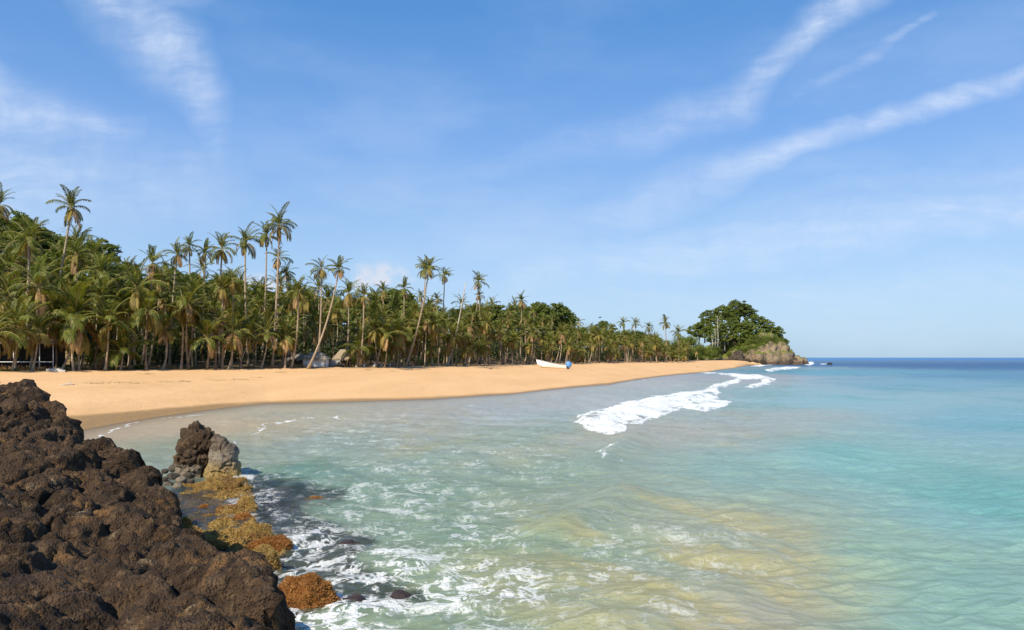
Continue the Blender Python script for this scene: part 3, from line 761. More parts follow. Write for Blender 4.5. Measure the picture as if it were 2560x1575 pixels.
def dome_rock(rx, ry, hgt, seed, ic=ICO4, flat=1.0):
    V_, T = ic; X = V_.copy()
    X[:, 2] = np.sign(X[:, 2])*np.abs(X[:, 2])**flat
    X = X*np.array([rx, ry, hgt]); q = X+seed*5.1
    d = 0.42*fbm(q[:, 0]*2.4, q[:, 1]*2.4, q[:, 2]*2.4, 3, seed)+0.16*(0.5-worley(q[:, 0]*7, q[:, 1]*7, q[:, 2]*7, seed)[0])+0.035*fbm(q[:, 0]*22, q[:, 1]*22, q[:, 2]*22, 2, seed+5)
    return X+V_*d[:, None]*min(rx, 1.0)*0.9, T
def blades(Vv, n, size, seed, zmin=0.0):
    """short algae fronds standing off a rock's skin"""
    r = np.random.default_rng(seed); c = Vv[Vv[:, 2] > zmin]
    b = c[r.integers(0, len(c), n)]
    nrm = b/np.maximum(np.linalg.norm(b, axis=1), 1e-6)[:, None]
    dirn = nrm*0.8+r.normal(0, .55, (n, 3)); dirn /= np.linalg.norm(dirn, axis=1)[:, None]
    side = np.cross(dirn, r.normal(0, 1, (n, 3))); side /= np.linalg.norm(side, axis=1)[:, None]
    s = size*r.uniform(.5, 1.3, n)[:, None]
    b = b-nrm*0.01
    V_ = np.stack([b-side*s*.22, b+side*s*.22, b+dirn*s], 1).reshape(-1, 3)
    return V_, np.arange(3*n).reshape(-1, 3)
algae = [ # px centre, bottom py, width px, top height m, kind, label
    (545, 1236, 125, .34, 'gold', 'broad golden algae covered ledge at the foot of the upright boulder'),
    (480, 1222, 90, .16, 'gold', 'flat algae crusted ledge left below the upright boulder'),
    (433, 1262, 52, .14, 'gold', 'small golden weedy rock tucked against the dark outcrop, below the stones'),
    (614, 1274, 52, .27, 'gold', 'golden humped weed rock at the right end of the second row'),
    (574, 1280, 70, .15, 'brown', 'low mottled brown and gold weed rock beside the golden hump'),
    (510, 1274, 36, .13, 'brown', 'small dark red weed rock in the wet gap below the ledge'),
    (612, 1306, 66, .16, 'brown', 'rusty weed rock washed by foam on its seaward side'),
    (541, 1320, 50, .12, 'tan', 'little tan weed rock alone in the still pool'),
    (463, 1326, 30, .26, 'gold', 'narrow golden rock pressed against the dark outcrop wall'),
    (541, 1368, 120, .22, 'tan', 'long pale tan weed mound in front of the dark outcrop'),
    (641, 1348, 76, .24, 'gold', 'rounded golden weed mound between tan and rusty rocks'),
    (668, 1376, 110, .16, 'brown', 'rust brown weed ledge trailing into the foam'),
    (655, 1432, 92, .34, 'tan', 'lumpy tan weed boulder beside the outcrop tip'),
    (766, 1512, 150, .42, 'brown', 'large rounded orange brown weed boulder ringed by white foam'),
    (792, 1248, 60, .06, 'brown', 'mostly submerged reef top with a brown weedy tip farthest out'),
    (720, 1030+185, 40, .03, 'reef', 'dark submerged rock just right of the upright boulder'),
    (868, 1368, 110, .0, 'reef', 'dark submerged reef patch right of the weed rocks'),
    (1000, 1490, 60, .05, 'reef', 'small dark rock breaking the foam at the outer edge of the reef'),
    (880, 1500, 90, .03, 'reef', 'dark wet slab right of the orange brown boulder'),
    (790, 1450, 60, .0, 'reef', 'dark submerged ledge behind the orange brown boulder'),
    (502, 1300, 44, .07, 'brown', 'low brown weed patch in the pool left of the rusty rock'),
]
for i, (px, py, wpx, hh, kd, lab) in enumerate(algae):
    x, y = at(px, py); rx = wpx*y/F/2; ry = rx*0.75
    ry = max(ry, 0.16)
    y += ry*0.8; x = (px-1280)/F*y
    th = max(hh, 0.05)+0.12
    big = wpx > 85
    Vv, T = dome_rock(rx, ry, th, 200+i, ICO4 if big else ICO3, 0.8)
    rx *= 1.18
    t = thing('weedy_rock' if kd != 'reef' else 'reef_rock', lab, 'rock', (x, y, hh-th-0.02), 0.0, 'weed covered rocks along the foot of the outcrop')
    mt = {'gold': 'algae_gold', 'tan': 'algae_tan', 'brown': 'algae_brown', 'reef': 'reef'}[kd]
    link('rock', mesh_from('rock', Vv, T, [M[mt]]), t)
    if kd != 'reef':
        bv, bt = blades(Vv, 5000 if big else 1800, 0.045, i, th*0.2)
        link('seaweed', mesh_from('seaweed', bv, bt, [M['algae_blades_brown' if kd == 'brown' else 'algae_blades']], False), t, kind='stuff')
# continuous weed covered ledge between the outcrop and the open water
gx2 = np.arange(-8.6, -2.2, 0.035); gy2 = np.arange(11.2, 26, 0.035)
LX, LY = np.meshgrid(gx2, gy2); lpx = 1280+F*LX/LY; lpy = HZ+H*F/LY
ls = poly_sd(lpx+14*fbm(LX*1.5, LY*1.5, seed=131), lpy+10*fbm(LX*1.5, LY*1.5, seed=132), [(400, 1185), (600, 1172), (640, 1215), (650, 1262), (660, 1300), (720, 1345), (730, 1385), (690, 1425), (620, 1430), (560, 1370), (440, 1345), (400, 1260)])
LZ = -0.30+0.275*sstep(ls, -10, 22)+0.24*fbm(LX*1.1, LY*0.9, seed=133, octv=3)+0.09*fbm(LX*5, LY*5, seed=134, octv=3)+0.05*(0.5-worley(LX*8, LY*8, LX*0, 21)[0])
LZ += 0.07*(1-2*np.abs(fbm(LX*2.2, LY*1.6, seed=136, octv=2)))
LZ += 0.16*np.exp(-(((lpx-545)/80)**2+((lpy-1208)/26)**2))
kl = (ls > -14).ravel(); Fl = grid_faces(*LX.shape); Fl = Fl[kl[Fl].all(1)]
used = np.zeros(LX.size, bool); used[Fl.ravel()] = True; remap = np.cumsum(used)-1
LV = np.stack([LX, LY, LZ], -1).reshape(-1, 3)[used]
t = thing('weedy_ledge', 'low wet ledge matted with golden and brown weed between outcrop and open water', 'rock', (0, 0, 0))
lm, nt, out = material('wet ledge with golden and rusty weed')
p = world_pos(nt); n1 = nt.noise(p, 1.1, 5, .65); n2 = nt.noise(p, 9, 5, .7); n3 = nt.noise(p, 38, 3, .7)
c = nt.mix(nt.smooth(n1, .44, .58), (.34, .22, .065), (.20, .085, .022))
c = nt.mix(nt.smooth(n2, .5, .7)*.6, c, (.50, .37, .14)); c = nt.mix(nt.smooth(n3, .5, .3)*.7, c, (.07, .04, .015))
zz_ = nt.node('ShaderNodeSeparateXYZ'); nt.l.new(p, zz_.inputs[0])
c = nt.mix(nt.smooth(S(nt, zz_.outputs[2]), -0.02, -0.10), c, (.075, .05, .045))
b = pbsdf(nt, c, 0.6, nt.bump(n2+n3*.8, 1.0, 0.08), 0.4); nt.l.new(b.outputs[0], out.inputs[0])
link('rock', mesh_from('rock', LV, remap[Fl], [lm]), t)
lr = np.random.default_rng(77); cc_ = LV[LV[:, 2] > 0.0]
if len(cc_):
    nb = 26000; bb = cc_[lr.integers(0, len(cc_), nb)]; dd = lr.normal(0, .6, (nb, 3)); dd[:, 2] = np.abs(dd[:, 2])*.7+.15; dd /= np.linalg.norm(dd, axis=1)[:, None]
    sd2 = np.cross(dd, lr.normal(0, 1, (nb, 3))); sd2 /= np.linalg.norm(sd2, axis=1)[:, None]; ss = .05*lr.uniform(.5, 1.3, nb)[:, None]
    bv = np.stack([bb-sd2*ss*.25, bb+sd2*ss*.25, bb+dd*ss], 1).reshape(-1, 3)
    link('seaweed', mesh_from('seaweed', bv, np.arange(3*nb).reshape(-1, 3), [M['algae_blades']], False), t, kind='stuff')
# grey stones left of the stack
r = random.Random(3)
stone_lab = ['rounded', 'angular', 'flat', 'lumpy', 'squat', 'pointed']
sl = 0
for (px, py, wpx) in [(392, 1192, 22), (408, 1182, 20), (428, 1176, 26), (448, 1184, 24), (402, 1206, 26), (426, 1200, 30), (446, 1206, 28), (466, 1196, 22), (416, 1218, 24), (440, 1222, 22), (393, 1214, 18), (474, 1208, 20), (460, 1180, 18)]:
    x, y = at(px, py, 0.05); rx = wpx*y/F/2
    Vv, T = dome_rock(rx, rx*0.9, rx*0.75, 300+sl, ICO3, 0.9)
    link('shore_stone', mesh_from('shore_stone', Vv, T, [M['pebble_rock'] if sl % 3 else M['stack_dark']]), loc=(x, y+rx, 0.05+0.3*rx), category='stone',
         label='small %s grey brown stone in the heap left of the upright boulder' % stone_lab[sl % 6], group='stones heaped left of the upright boulder')
    sl += 1

# ------------------------------------------------------------------ palms
def frond_arrays(L, e0, droop, leaf, pairs, hang, seed, width=0.10, fold=0.35):
    r = np.random.default_rng(seed)
    n = 9; t = np.linspace(0, 1, n); a = e0-droop*t**1.35
    ds = L/(n-1); pts = np.zeros((n, 3))
    for i in range(1, n):
        am = (a[i]+a[i-1])/2; pts[i] = pts[i-1]+ds*np.array([cos(am), 0, sin(am)])
    tw = r.normal(0, .05); pts[:, 1] = tw*L*t**2
    rv, rq, rt = tube(pts, 0.045*(1-0.85*t)+0.006, 3, False)
    LV = []; LT = []; k = 0
    tt = np.linspace(0.16, 0.99, pairs)
    for ti in tt:
        p = np.array([np.interp(ti, t, pts[:, j]) for j in range(3)]); ai = np.interp(ti, t, a)
        fw = np.array([cos(ai), 0, sin(ai)]); up = np.array([-sin(ai), 0, cos(ai)])
        ll = leaf*(sin(pi*(0.16+0.76*ti))**0.7)
        for s in (-1, 1):
            sp = r.uniform(.8, 1.2)
            out = np.array([0, s, 0])*0.85+fw*(0.55+0.5*ti)*sp+up*(fold-0.2*ti)
            out /= np.linalg.norm(out)
            g = np.array([0, 0, -1.0]); l2 = ll*r.uniform(.82, 1.12)
            mid = p+out*l2*0.5+g*l2*hang*0.22; tip = p+out*l2*0.82+g*l2*hang*0.85
            wv_ = np.cross(out, up*0.9+np.array([0, 0, .2])); wv_ /= np.linalg.norm(wv_)+1e-9
            wv_ = wv_*width*0.5*r.uniform(.8, 1.25)
            LV += [p, mid+wv_, mid-wv_, tip]; LT += [(k, k+1, k+2), (k+1, k+3, k+2)]; k += 4
    return rv, rq, np.array(LV), np.array(LT)
FR = {}   # class -> list of (rachis V, quads, leaf V, tris, leaf material)
classes = {
    'upright': dict(e0=1.42, droop=0.85, hang=.15, mats=('frond_green',), L=3.9, leaf=.85),
    'upper': dict(e0=1.12, droop=1.10, hang=.45, mats=('frond_green',), L=4.0, leaf=1.0),
    'middle': dict(e0=0.66, droop=1.50, hang=.85, mats=('frond_green', 'frond_green'), L=3.8, leaf=1.0),
    'lower': dict(e0=0.05, droop=1.55, hang=.95, mats=('frond_green', 'frond_yellow'), L=3.3, leaf=.95),
    'dry': dict(e0=-0.75, droop=0.85, hang=.7, mats=('frond_dry', 'frond_yellow'), L=3.0, leaf=.75),
}
M['rachis'] = simple('yellow green leaf stalk', (.26, .22, .07), (.42, .34, .13), 0.7, 3, 0.1, 0.01)
M['rachis_dry'] = simple('dry leaf stalk', (.34, .22, .11), (.48, .33, .18), 0.8, 3, 0.1, 0.01)
FMESH = {}
for ci, (cn, p_) in enumerate(classes.items()):
    FR[cn] = []; FMESH[cn] = []
    for v in range(2 if cn == 'upright' else 4):
        L = p_['L']*(1, .9, 1.08, .82)[v]
        rv, rq, lv, lt = frond_arrays(L, p_['e0']+(.08, -.1, .04, -.04)[v], p_['droop']*(1, 1.15, .9, 1.3)[v], p_['leaf']*1.12, 32, p_['hang'], 400+ci*10+v)
        lm = p_['mats'][v % len(p_['mats'])]
        FR[cn].append((rv, rq, lv, lt, lm))
        rm = 'rachis_dry' if lm == 'frond_dry' else 'rachis'
        me = mesh_from('frond', np.vstack([rv, lv]), [rq, lt+len(rv)], [M[rm], M[lm]], False, np.concatenate([np.zeros(len(rq), int), np.ones(len(lt), int)]))
        FMESH[cn].append(me)
def rotz(V_, a): c_, s_ = cos(a), sin(a); return V_@np.array([[c_, s_, 0], [-s_, c_, 0], [0, 0, 1]])
def crown_plan(r, style='normal'):
    """list of (class, variant, azimuth, pitch tweak, scale)"""
    counts = {'normal': (5, 6, 6, 4, 4), 'tall': (5, 6, 5, 4, 4), 'dry': (5, 5, 4, 4, 6), 'lush': (7, 8, 6, 3, 1), 'withered': (1, 1, 2, 5, 12)}[style]
    out = []; az = r.uniform(0, 6.28); wind = r.uniform(0, 6.28)
    for cn, cnt in zip(classes, counts):
        for k in range(cnt):
            az += 2.399+r.uniform(-.4, .4)
            if r.random() < .13: continue
            tilt = .16*cos(az-wind)
            out.append((cn, r.randrange(len(FR[cn])), az % (2*pi), r.uniform(-.2, .2)+tilt, r.uniform(.72, 1.14)))
    return out
CROWNS = {}
def crown_arrays(style, seed, thin=1):
    r = random.Random(seed); V_ = []; Q = []; T = []; mq = []; mt = []; n = 0
    order = ['rachis', 'rachis_dry', 'frond_green', 'frond_yellow', 'frond_dry']
    for cn, v, az, pt, sc in crown_plan(r, style):
        rv, rq, lv, lt, lm = FR[cn][v]
        if thin > 1:
            lt2 = lt.reshape(-1, 2, 3)[::thin].reshape(-1, 3)
        else: lt2 = lt
        A = np.vstack([rv, lv])*sc
        c_, s_ = cos(pt), sin(pt); A = A@np.array([[c_, 0, s_], [0, 1, 0], [-s_, 0, c_]])
        A = rotz(A, az); V_.append(A)
        Q.append(rq+n); T.append(lt2+len(rv)+n); mq += [1 if lm == 'frond_dry' else 0]*len(rq); mt += [order.index(lm)]*len(lt2); n += len(A)
    return np.vstack(V_), np.vstack(Q), np.vstack(T), np.array(mq), np.array(mt), order
for style in ('normal', 'tall', 'dry', 'lush'):
    for k in range(3):
        V_, Q, T, mq, mt, order = crown_arrays(style, 50+k*7+len(style), 1)
        CROWNS[style, k] = (mesh_from('crown', V_, [Q, T], [M[o_] for o_ in order], False, np.concatenate([mq, mt])), (V_, Q, T, mq, mt))
V_, T = ICO3
nutv = []; nutt = []; r = np.random.default_rng(4)
iv, it = ico(2)
for k in range(9):
    a = k*0.8; c_ = np.array([cos(a)*.26, sin(a)*.26, -.22-.12*(k % 3)]); nutv.append(iv*np.array([.11, .11, .14])+c_); nutt.append(it+k*len(iv))
NUTS = mesh_from('coconut_bunch', np.vstack(nutv), np.vstack(nutt), [M['nut']])

def trunk_pts(base, top, bend, n=11, r=random):
    base = np.array(base, float); top = np.array(top, float); t = np.linspace(0, 1, n)[:, None]
    mid = base+(top-base)*0.42+np.array([bend, r.uniform(-.3, .3), 0])
    P_ = (1-t)**2*base+2*t*(1-t)*mid+t**2*top
    return P_
def trunk_radii(h, n=11, k=1.0):
    k = k*0.92
    t = np.linspace(0, 1, n); rb = (0.125+0.005*min(h, 16))*k
    return rb*(1-0.42*t)+0.15*k*np.exp(-t*h/0.5)
def make_palm(px, d, cpx, cpy, scale=1.0, bend=0.0, style='normal', detail=True, label='', group=None, white=False, trunk_mat='bark', seed=0, kscale=1.0, name='coconut_palm', nuts=True):
    r = random.Random(seed*13+7)
    bx, by = pos(px, d); bz = gz(bx, by)-0.15
    cx = (cpx-1280)/F*d; cz = H+(HZ-cpy)/F*d
    cz = max(cz, bz+1.6)
    root = thing(name, label, 'palm tree', (bx, by, bz), 0.0, group)
    tp = trunk_pts((0, 0, 0), (cx-bx, r.uniform(-.8, .8), cz-bz), bend, 11, r)
    h = cz-bz
    mb = MB(); mb.tube(tp, trunk_radii(h, 11, kscale), 8 if detail else 6)
    link('trunk', mb.mesh('trunk', [M[trunk_mat]]), root)
    if white:
        mb = MB(); k = np.linspace(0, 1, 5)*min(0.22, 1.5/h)
        q = np.stack([np.interp(k, np.linspace(0, 1, 11), tp[:, j]) for j in range(3)], -1)
        mb.tube(q, np.interp(k, np.linspace(0, 1, 11), trunk_radii(h, 11, kscale))+0.012, 8)
        link('painted_band', mb.mesh('painted_band', [M['limewash']]), root, label='white limewashed foot of the trunk')
    top = tp[-1]
    if style is None: return root
    if detail:
        for cn, v, az, pt, sc in crown_plan(r, style):
            link('frond', FMESH[cn][v], root, loc=top, rot=(0, -pt, az), scale=sc*scale)
        if nuts: link('coconut_bunch', NUTS, root, loc=top, rot=(0, 0, r.uniform(0, 6)), scale=scale)
    else:
        link('crown', CROWNS[style if style in ('normal', 'tall', 'dry', 'lush') else 'normal', r.randrange(3)][0], root, loc=top, rot=(0, 0, r.uniform(0, 6.28)), scale=scale)
    return root

heroes = [ # base px, depth, crown px, crown py, crown radius px, bend m, style, white, label
    (-8, 125, 3, 515, 40, 0, 'tall', 0, 'palm at the left picture edge rising over the leafy hilltop'),
    (96, 92, 179, 521, 45, .6, 'tall', 0, 'tall palm leaning right on a long bare trunk above the left hill'),
    (60, 88, 62, 600, 46, .2, 'normal', 0, 'straight palm on a pale trunk near the left edge'),
    (178, 96, 184, 636, 40, .2, 'dry', 0, 'palm with tan hanging fronds right below the leaning tall palm'),
    (262, 93, 258, 688, 58, .1, 'normal', 0, 'wide crowned palm halfway up at the right end of the left hill'),
    (150, 84.5, 179, 793, 80, .9, 'dry', 0, 'low curved front palm with large arching fronds near the pole frame'),
    (262, 86, 272, 812, 62, .2, 'lush', 0, 'low green palm just right of the curved front palm'),
    (36, 83, 30, 806, 58, .3, 'normal', 0, 'low palm with clustered trunks over the grass tuft at left'),
    (79, 82, 92, 828, 44, .4, 'dry', 0, 'short palm with a curved pale trunk between the white posts'),
    (349, 92, 388, 663, 40, .5, 'dry', 0, 'palm with brown skirt leaning right over the first gap in the skyline'),
    (368, 93, 398, 700, 38, .2, 'dry', 0, 'browned palm sharing the fork of pale trunks in the first gap'),
    (424, 100, 440, 637, 32, -.4, 'dry', 0, 'tall palm with tan skirt, second right of the left hill skyline dip'),
    (470, 118, 477, 618, 27, .3, 'tall', 0, 'dark slim palm on the skyline right of the tan skirted palm'),
    (497, 120, 509, 631, 26, .2, 'tall', 0, 'thin palm showing sky beneath its small crown'),
    (513, 98, 550, 622, 38, .9, 'dry', 0, 'palm with long bare trunk curving right, dry fronds below'),
    (622, 104, 611, 606, 40, -.3, 'tall', 0, 'star shaped palm with a straight trunk left of the tallest pair'),
    (655, 118, 663, 588, 32, .3, 'dry', 0, 'palm just left of the tallest one, its dry skirt hanging long'),
    (680, 103, 702, 568, 43, .2, 'tall', 0, 'tallest palm of the middle group with a widely spread crown'),
    (690, 125, 693, 645, 28, .2, 'dry', 0, 'smaller palm half hidden below the tallest palm'),
    (715, 128, 715, 682, 25, .1, 'normal', 0, 'short far palm right of the tallest trunk on the skyline'),
    (578, 98, 581, 701, 36, .2, 'dry', 0, 'palm with a drooping tan collar in the middle of the grove'),
    (727, 103, 747, 730, 36, .7, 'dry', 0, 'palm on a long trunk leaning right, rooted at the sand left of the huts'),
    (452, 93.5, 461, 748, 62, .2, 'withered', 0, 'stout front palm with a mop of big brown drooping fronds'),
    (650, 100, 664, 832, 46, .5, 'normal', 0, 'low front palm with spreading brown lower fronds left of the huts'),
    (712, 102, 712, 845, 44, .1, 'normal', 0, 'low palm with brown collar beside the leaning trunk'),
    (570, 96, 581, 826, 50, .5, 'withered', 0, 'withered palm with collapsed brown fronds reaching the ground'),
    (555, 97, 560, 724, 34, .1, 'normal', 0, 'mid height palm on a clean pale trunk behind the withered palm'),
    (793, 112, 808, 676, 28, .3, 'tall', 0, 'left one of the two crossing palms above the white hut'),
    (768, 103.5, 849, 675, 29, 1.1, 'tall', 0, 'right one of the pair, with a great curved trunk rooted by the white hut'),
    (866, 120, 871, 733, 36, .2, 'dry', 0, 'bushy palm with a brown skirt right of the curved trunk'),
    (898, 113, 911, 742, 26, .4, 'tall', 0, 'thin palm on a slender straight trunk right of the thatched hut'),
    (955, 140, 957, 728, 22, .2, 'dry', 0, 'palm poking above the dark round tree on the skyline'),
    (1003, 135, 1010, 722, 24, .4, 'dry', 0, 'palm just right of the dark round tree on the skyline'),
    (940, 118, 957, 802, 32, .5, 'dry', 0, 'palm with dark heart and hanging fronds behind the white trunk feet'),
    (1012, 124, 1074, 672, 29, .9, 'tall', 0, 'tall leaning palm with a full crown left of the bare pole'),
    (1052, 145, 1062, 672, 28, .3, 'tall', 0, 'twin palm crown merged behind the tall leaning one'),
    (1094, 150, 1111, 688, 22, .5, 'tall', 0, 'smaller tall palm right of the twin crowns'),
    (1045, 160, 1052, 741, 15, .1, 'normal', 0, 'tiny palm top under the twin crowns'),
    (1090, 165, 1093, 750, 16, .1, 'normal', 0, 'tiny palm top left of the bare pole'),
    (1174, 160, 1196, 703, 23, .5, 'tall', 0, 'tall palm with a round head right of the bare pole'),
    (1200, 165, 1198, 740, 16, .2, 'dry', 0, 'short palm tucked under the round headed tall palm'),
    (1300, 190, 1304, 753, 19, .2, 'dry', 0, 'lone palm standing out above the ridge over the boat'),
    (1190, 150, 1217, 808, 28, .6, 'dry', 0, 'palm with a pale leaning trunk rooted at the sand, left of the boat'),
    (1388, 188, 1404, 833, 22, .5, 'dry', 0, 'palm with an S curved trunk behind the bow of the boat'),
    (1447, 260, 1446, 806, 12, .2, 'tall', 0, 'small palm on the slope right of the ridge end'),
    (1556, 285, 1558, 808, 14, .3, 'tall', 0, 'left one of the small palm tops above the far end of the grove'),
    (1586, 290, 1588, 809, 14, .2, 'tall', 0, 'middle one of the small palm tops above the far end of the grove'),
    (1621, 290, 1621, 818, 12, .2, 'tall', 0, 'rightmost small palm top before the tall shaggy palm'),
    (1665, 275, 1664, 808, 17, .3, 'dry', 0, 'tall shaggy palm with a long tan skirt near the headland'),
    (1697, 300, 1697, 832, 18, .2, 'tall', 0, 'last dark palm before the headland scrub'),
    (900, 116, 905, 838, 20, .3, 'normal', 0, 'low palm behind the white painted trunk feet'),
]
hero_xy = []
for i, (bpx, d, cpx, cpy, rpx_, bend, style, wht, lab) in enumerate(heroes):
    scale = rpx_/F*d/2.75
    make_palm(bpx, d, cpx, cpy, scale, bend, style, d < 160, lab, 'coconut palms of the beach grove', False, 'bark', 1000+i, 0.85 if d < 200 else 1.2)
    hero_xy.append((*pos(bpx, d), d))
# bare dead trunk
make_palm(1118, 138, 1164, 706, 1, .5, None, False, 'dead bare palm pole without any crown leaning over the grove', None, False, 'bark_pale', 77, 0.75, name='dead_palm_trunk')
# palms with limewashed feet
for i, (px, cpx, cpy) in enumerate([(891, 897, 872), (909, 904, 866), (934, 952, 858), (951, 955, 872), (974, 968, 868), (983, 990, 862), (1013, 1030, 850), (1021, 1018, 866), (1160, 1168, 868)]):
    d = float(treel(px))+0.6+(i % 3)*0.7
    make_palm(px, d, cpx, cpy, 0.8, .2, 'normal', True, ['palm with a white painted foot nearest the thatched hut', 'second white footed palm from the thatched hut', 'third white footed palm from the hut, leaning right', 'fourth white footed palm from the hut with a thin trunk',
              'left leg of the white footed pair shaped like an upturned V', 'right leg of the white footed pair shaped like an upturned V', 'white footed palm at the root of the tall leaning palm', 'last white footed palm right of the tall leaning palm', 'lone white footed palm near the leafless pole'][i],
              'palms with limewashed feet', True, 'bark', 1200+i, 0.9)

# grove fill
zones = [(-200, 60, 'beside the pole frame at the left end'), (60, 150, 'below the left leaning tall palm'), (150, 240, 'beside the curved front palm'), (240, 345, 'below the right end of the left hill'), (345, 420, 'under the first gap in the skyline'),
         (420, 500, 'around the stout brown palm'), (500, 600, 'around the withered palm'), (600, 700, 'below the tallest pair of palms'), (700, 760, 'between the tallest palm and the dark hut'), (760, 880, 'above the huts'),
         (880, 960, 'behind the white painted trunk feet'), (960, 1060, 'around the tall leaning palm'), (1060, 1140, 'left of the bare pole'), (1140, 1220, 'right of the bare pole'), (1220, 1320, 'left of the boat'), (1320, 1430, 'behind the boat'), (1430, 1540, 'right of the boat'), (1540, 1640, 'under the small far palm tops'), (1640, 1760, 'near the tall shaggy palm')]
def zone(px):
    for a, b_, t in zones:
        if a <= px < b_: return t
    return zones[-1][2]
cand = []
rr = random.Random(42)
rowdepth = [0.2, 2.2, 4.6, 7.5, 11, 15, 20, 26, 32, 39, 46]
for ri, rd in enumerate(rowdepth):
    px = -150.0
    while px < 1700:
        t0 = float(treel(px)); d = t0+rd*(1+0.3*(px > 1200))+rr.uniform(-1.0, 1.0)*(1+0.12*rd)
        step = F/d*(2.6+0.10*rd+(1.2 if px > 1300 else 0)+rr.uniform(-.9, 1.2))
        px += step
        cand.append((px, d, ri, rd))
occupied = [(742, 826, 7), (828, 884, 5.5)]
n_obj = 0; grove_far = []
random.Random(1).shuffle(cand)
cand.sort(key=lambda c: (c[2]*0.8+max(0, c[0]-900)/420.0))
spos = {}
for ci, (px, d, ri, rd) in enumerate(cand):
    t0 = float(treel(px))
    if any(a < px < b_ and d < t0+q for a, b_, q in occupied): continue
    x, y = pos(px, d)
    if any((x-hx)**2+(y-hy)**2 < 1.5 for hx, hy, _ in hero_xy): continue
    if -150 < px < 130 and d < t0+7 and rr.random() < .7: continue
    f = (rd/46.0)
    fy = HZ-(rr.choice([2.4, 3.4, 4.2, 5.0, 5.8, 6.8, 8.2])+rr.uniform(-.6, .6))/t0*F*(0.86)+16
    sky_y = float(canopy_py(px))+4*100/t0
    cpy = fy+(sky_y-fy)*f**0.75+rr.uniform(-16, 18)*100/t0
    lean = rr.uniform(-14, 22)*100/d
    style = rr.choices(['normal', 'dry', 'lush', 'tall'], [4, 3.2, 2.2, .8] if rd < 8 else [4.5, 1.6, 4, 1])[0]
    sc = rr.uniform(.78, 1.12)*(0.92 if px < 400 else 0.80)
    if px > 1150: sc *= .92
    if n_obj < 235:
        make_palm(px, d, px+lean, cpy, sc, rr.uniform(-.5, .8), style, (rd < 9 and px < 900 and n_obj < 110), '%s palm %s, %s' % ({'normal': 'green and brown', 'dry': 'dry browned', 'lush': 'full green', 'tall': 'slender'}[style], 'at the sand' if rd < 1 else 'in second row' if rd < 8 else 'deep inside' if rd < 20 else 'up on the slope', zone(px)),
                  'coconut palms massed in the grove', False, rr.choice(['bark', 'bark_dark', 'bark_dark', 'bark']), 2000+ci, rr.uniform(.62, .9) if d < 150 else 0.95, nuts=False)
        n_obj += 1
    else:
        grove_far.append((px, d, px+lean, cpy, sc, style, ci))
# the rest of the grove as one mass
VV = []; QQ = []; TT = []; MQ = []; MT = []; n = 0
TV = MB()
for (px, d, cpx, cpy, sc, style, ci) in grove_far:
    r = random.Random(ci); bx, by = pos(px, d); bz = gz(bx, by)-.1; cx = (cpx-1280)/F*d; cz = max(H+(HZ-cpy)/F*d, bz+2)
    _, (V_, Q, T, mq, mt) = CROWNS[style, r.randrange(3)]
    A = rotz(V_*sc, r.uniform(0, 6.28))+np.array([cx, by, cz])
    T2 = T.reshape(-1, 2, 3)[r.randrange(2)::2].reshape(-1, 3); mt2 = mt.reshape(-1, 2)[::2].ravel()[:len(T2)]
    if len(mt2) < len(T2): mt2 = np.concatenate([mt2, mt2[-1:].repeat(len(T2)-len(mt2))])
    VV.append(A); QQ.append(Q[::2]+n); TT.append(T2+n); MQ.append(mq[::2]); MT.append(mt2); n += len(A)
    tp = trunk_pts((bx, by, bz), (cx, by, cz), r.uniform(-.4, .7), 7, r)
    TV.tube(tp, trunk_radii(cz-bz, 7, 1.1), 5)
if VV:
    me = mesh_from('palm_grove', np.vstack(VV), [np.vstack(QQ), np.vstack(TT)], [M[o_] for o_ in order], False, np.concatenate(MQ+MT))
    link('palm_grove', me, kind='stuff')
    link('grove_trunks', TV.mesh('grove_trunks', [M['bark']]), kind='stuff')
print('palms as objects', n_obj, 'massed', len(grove_far))

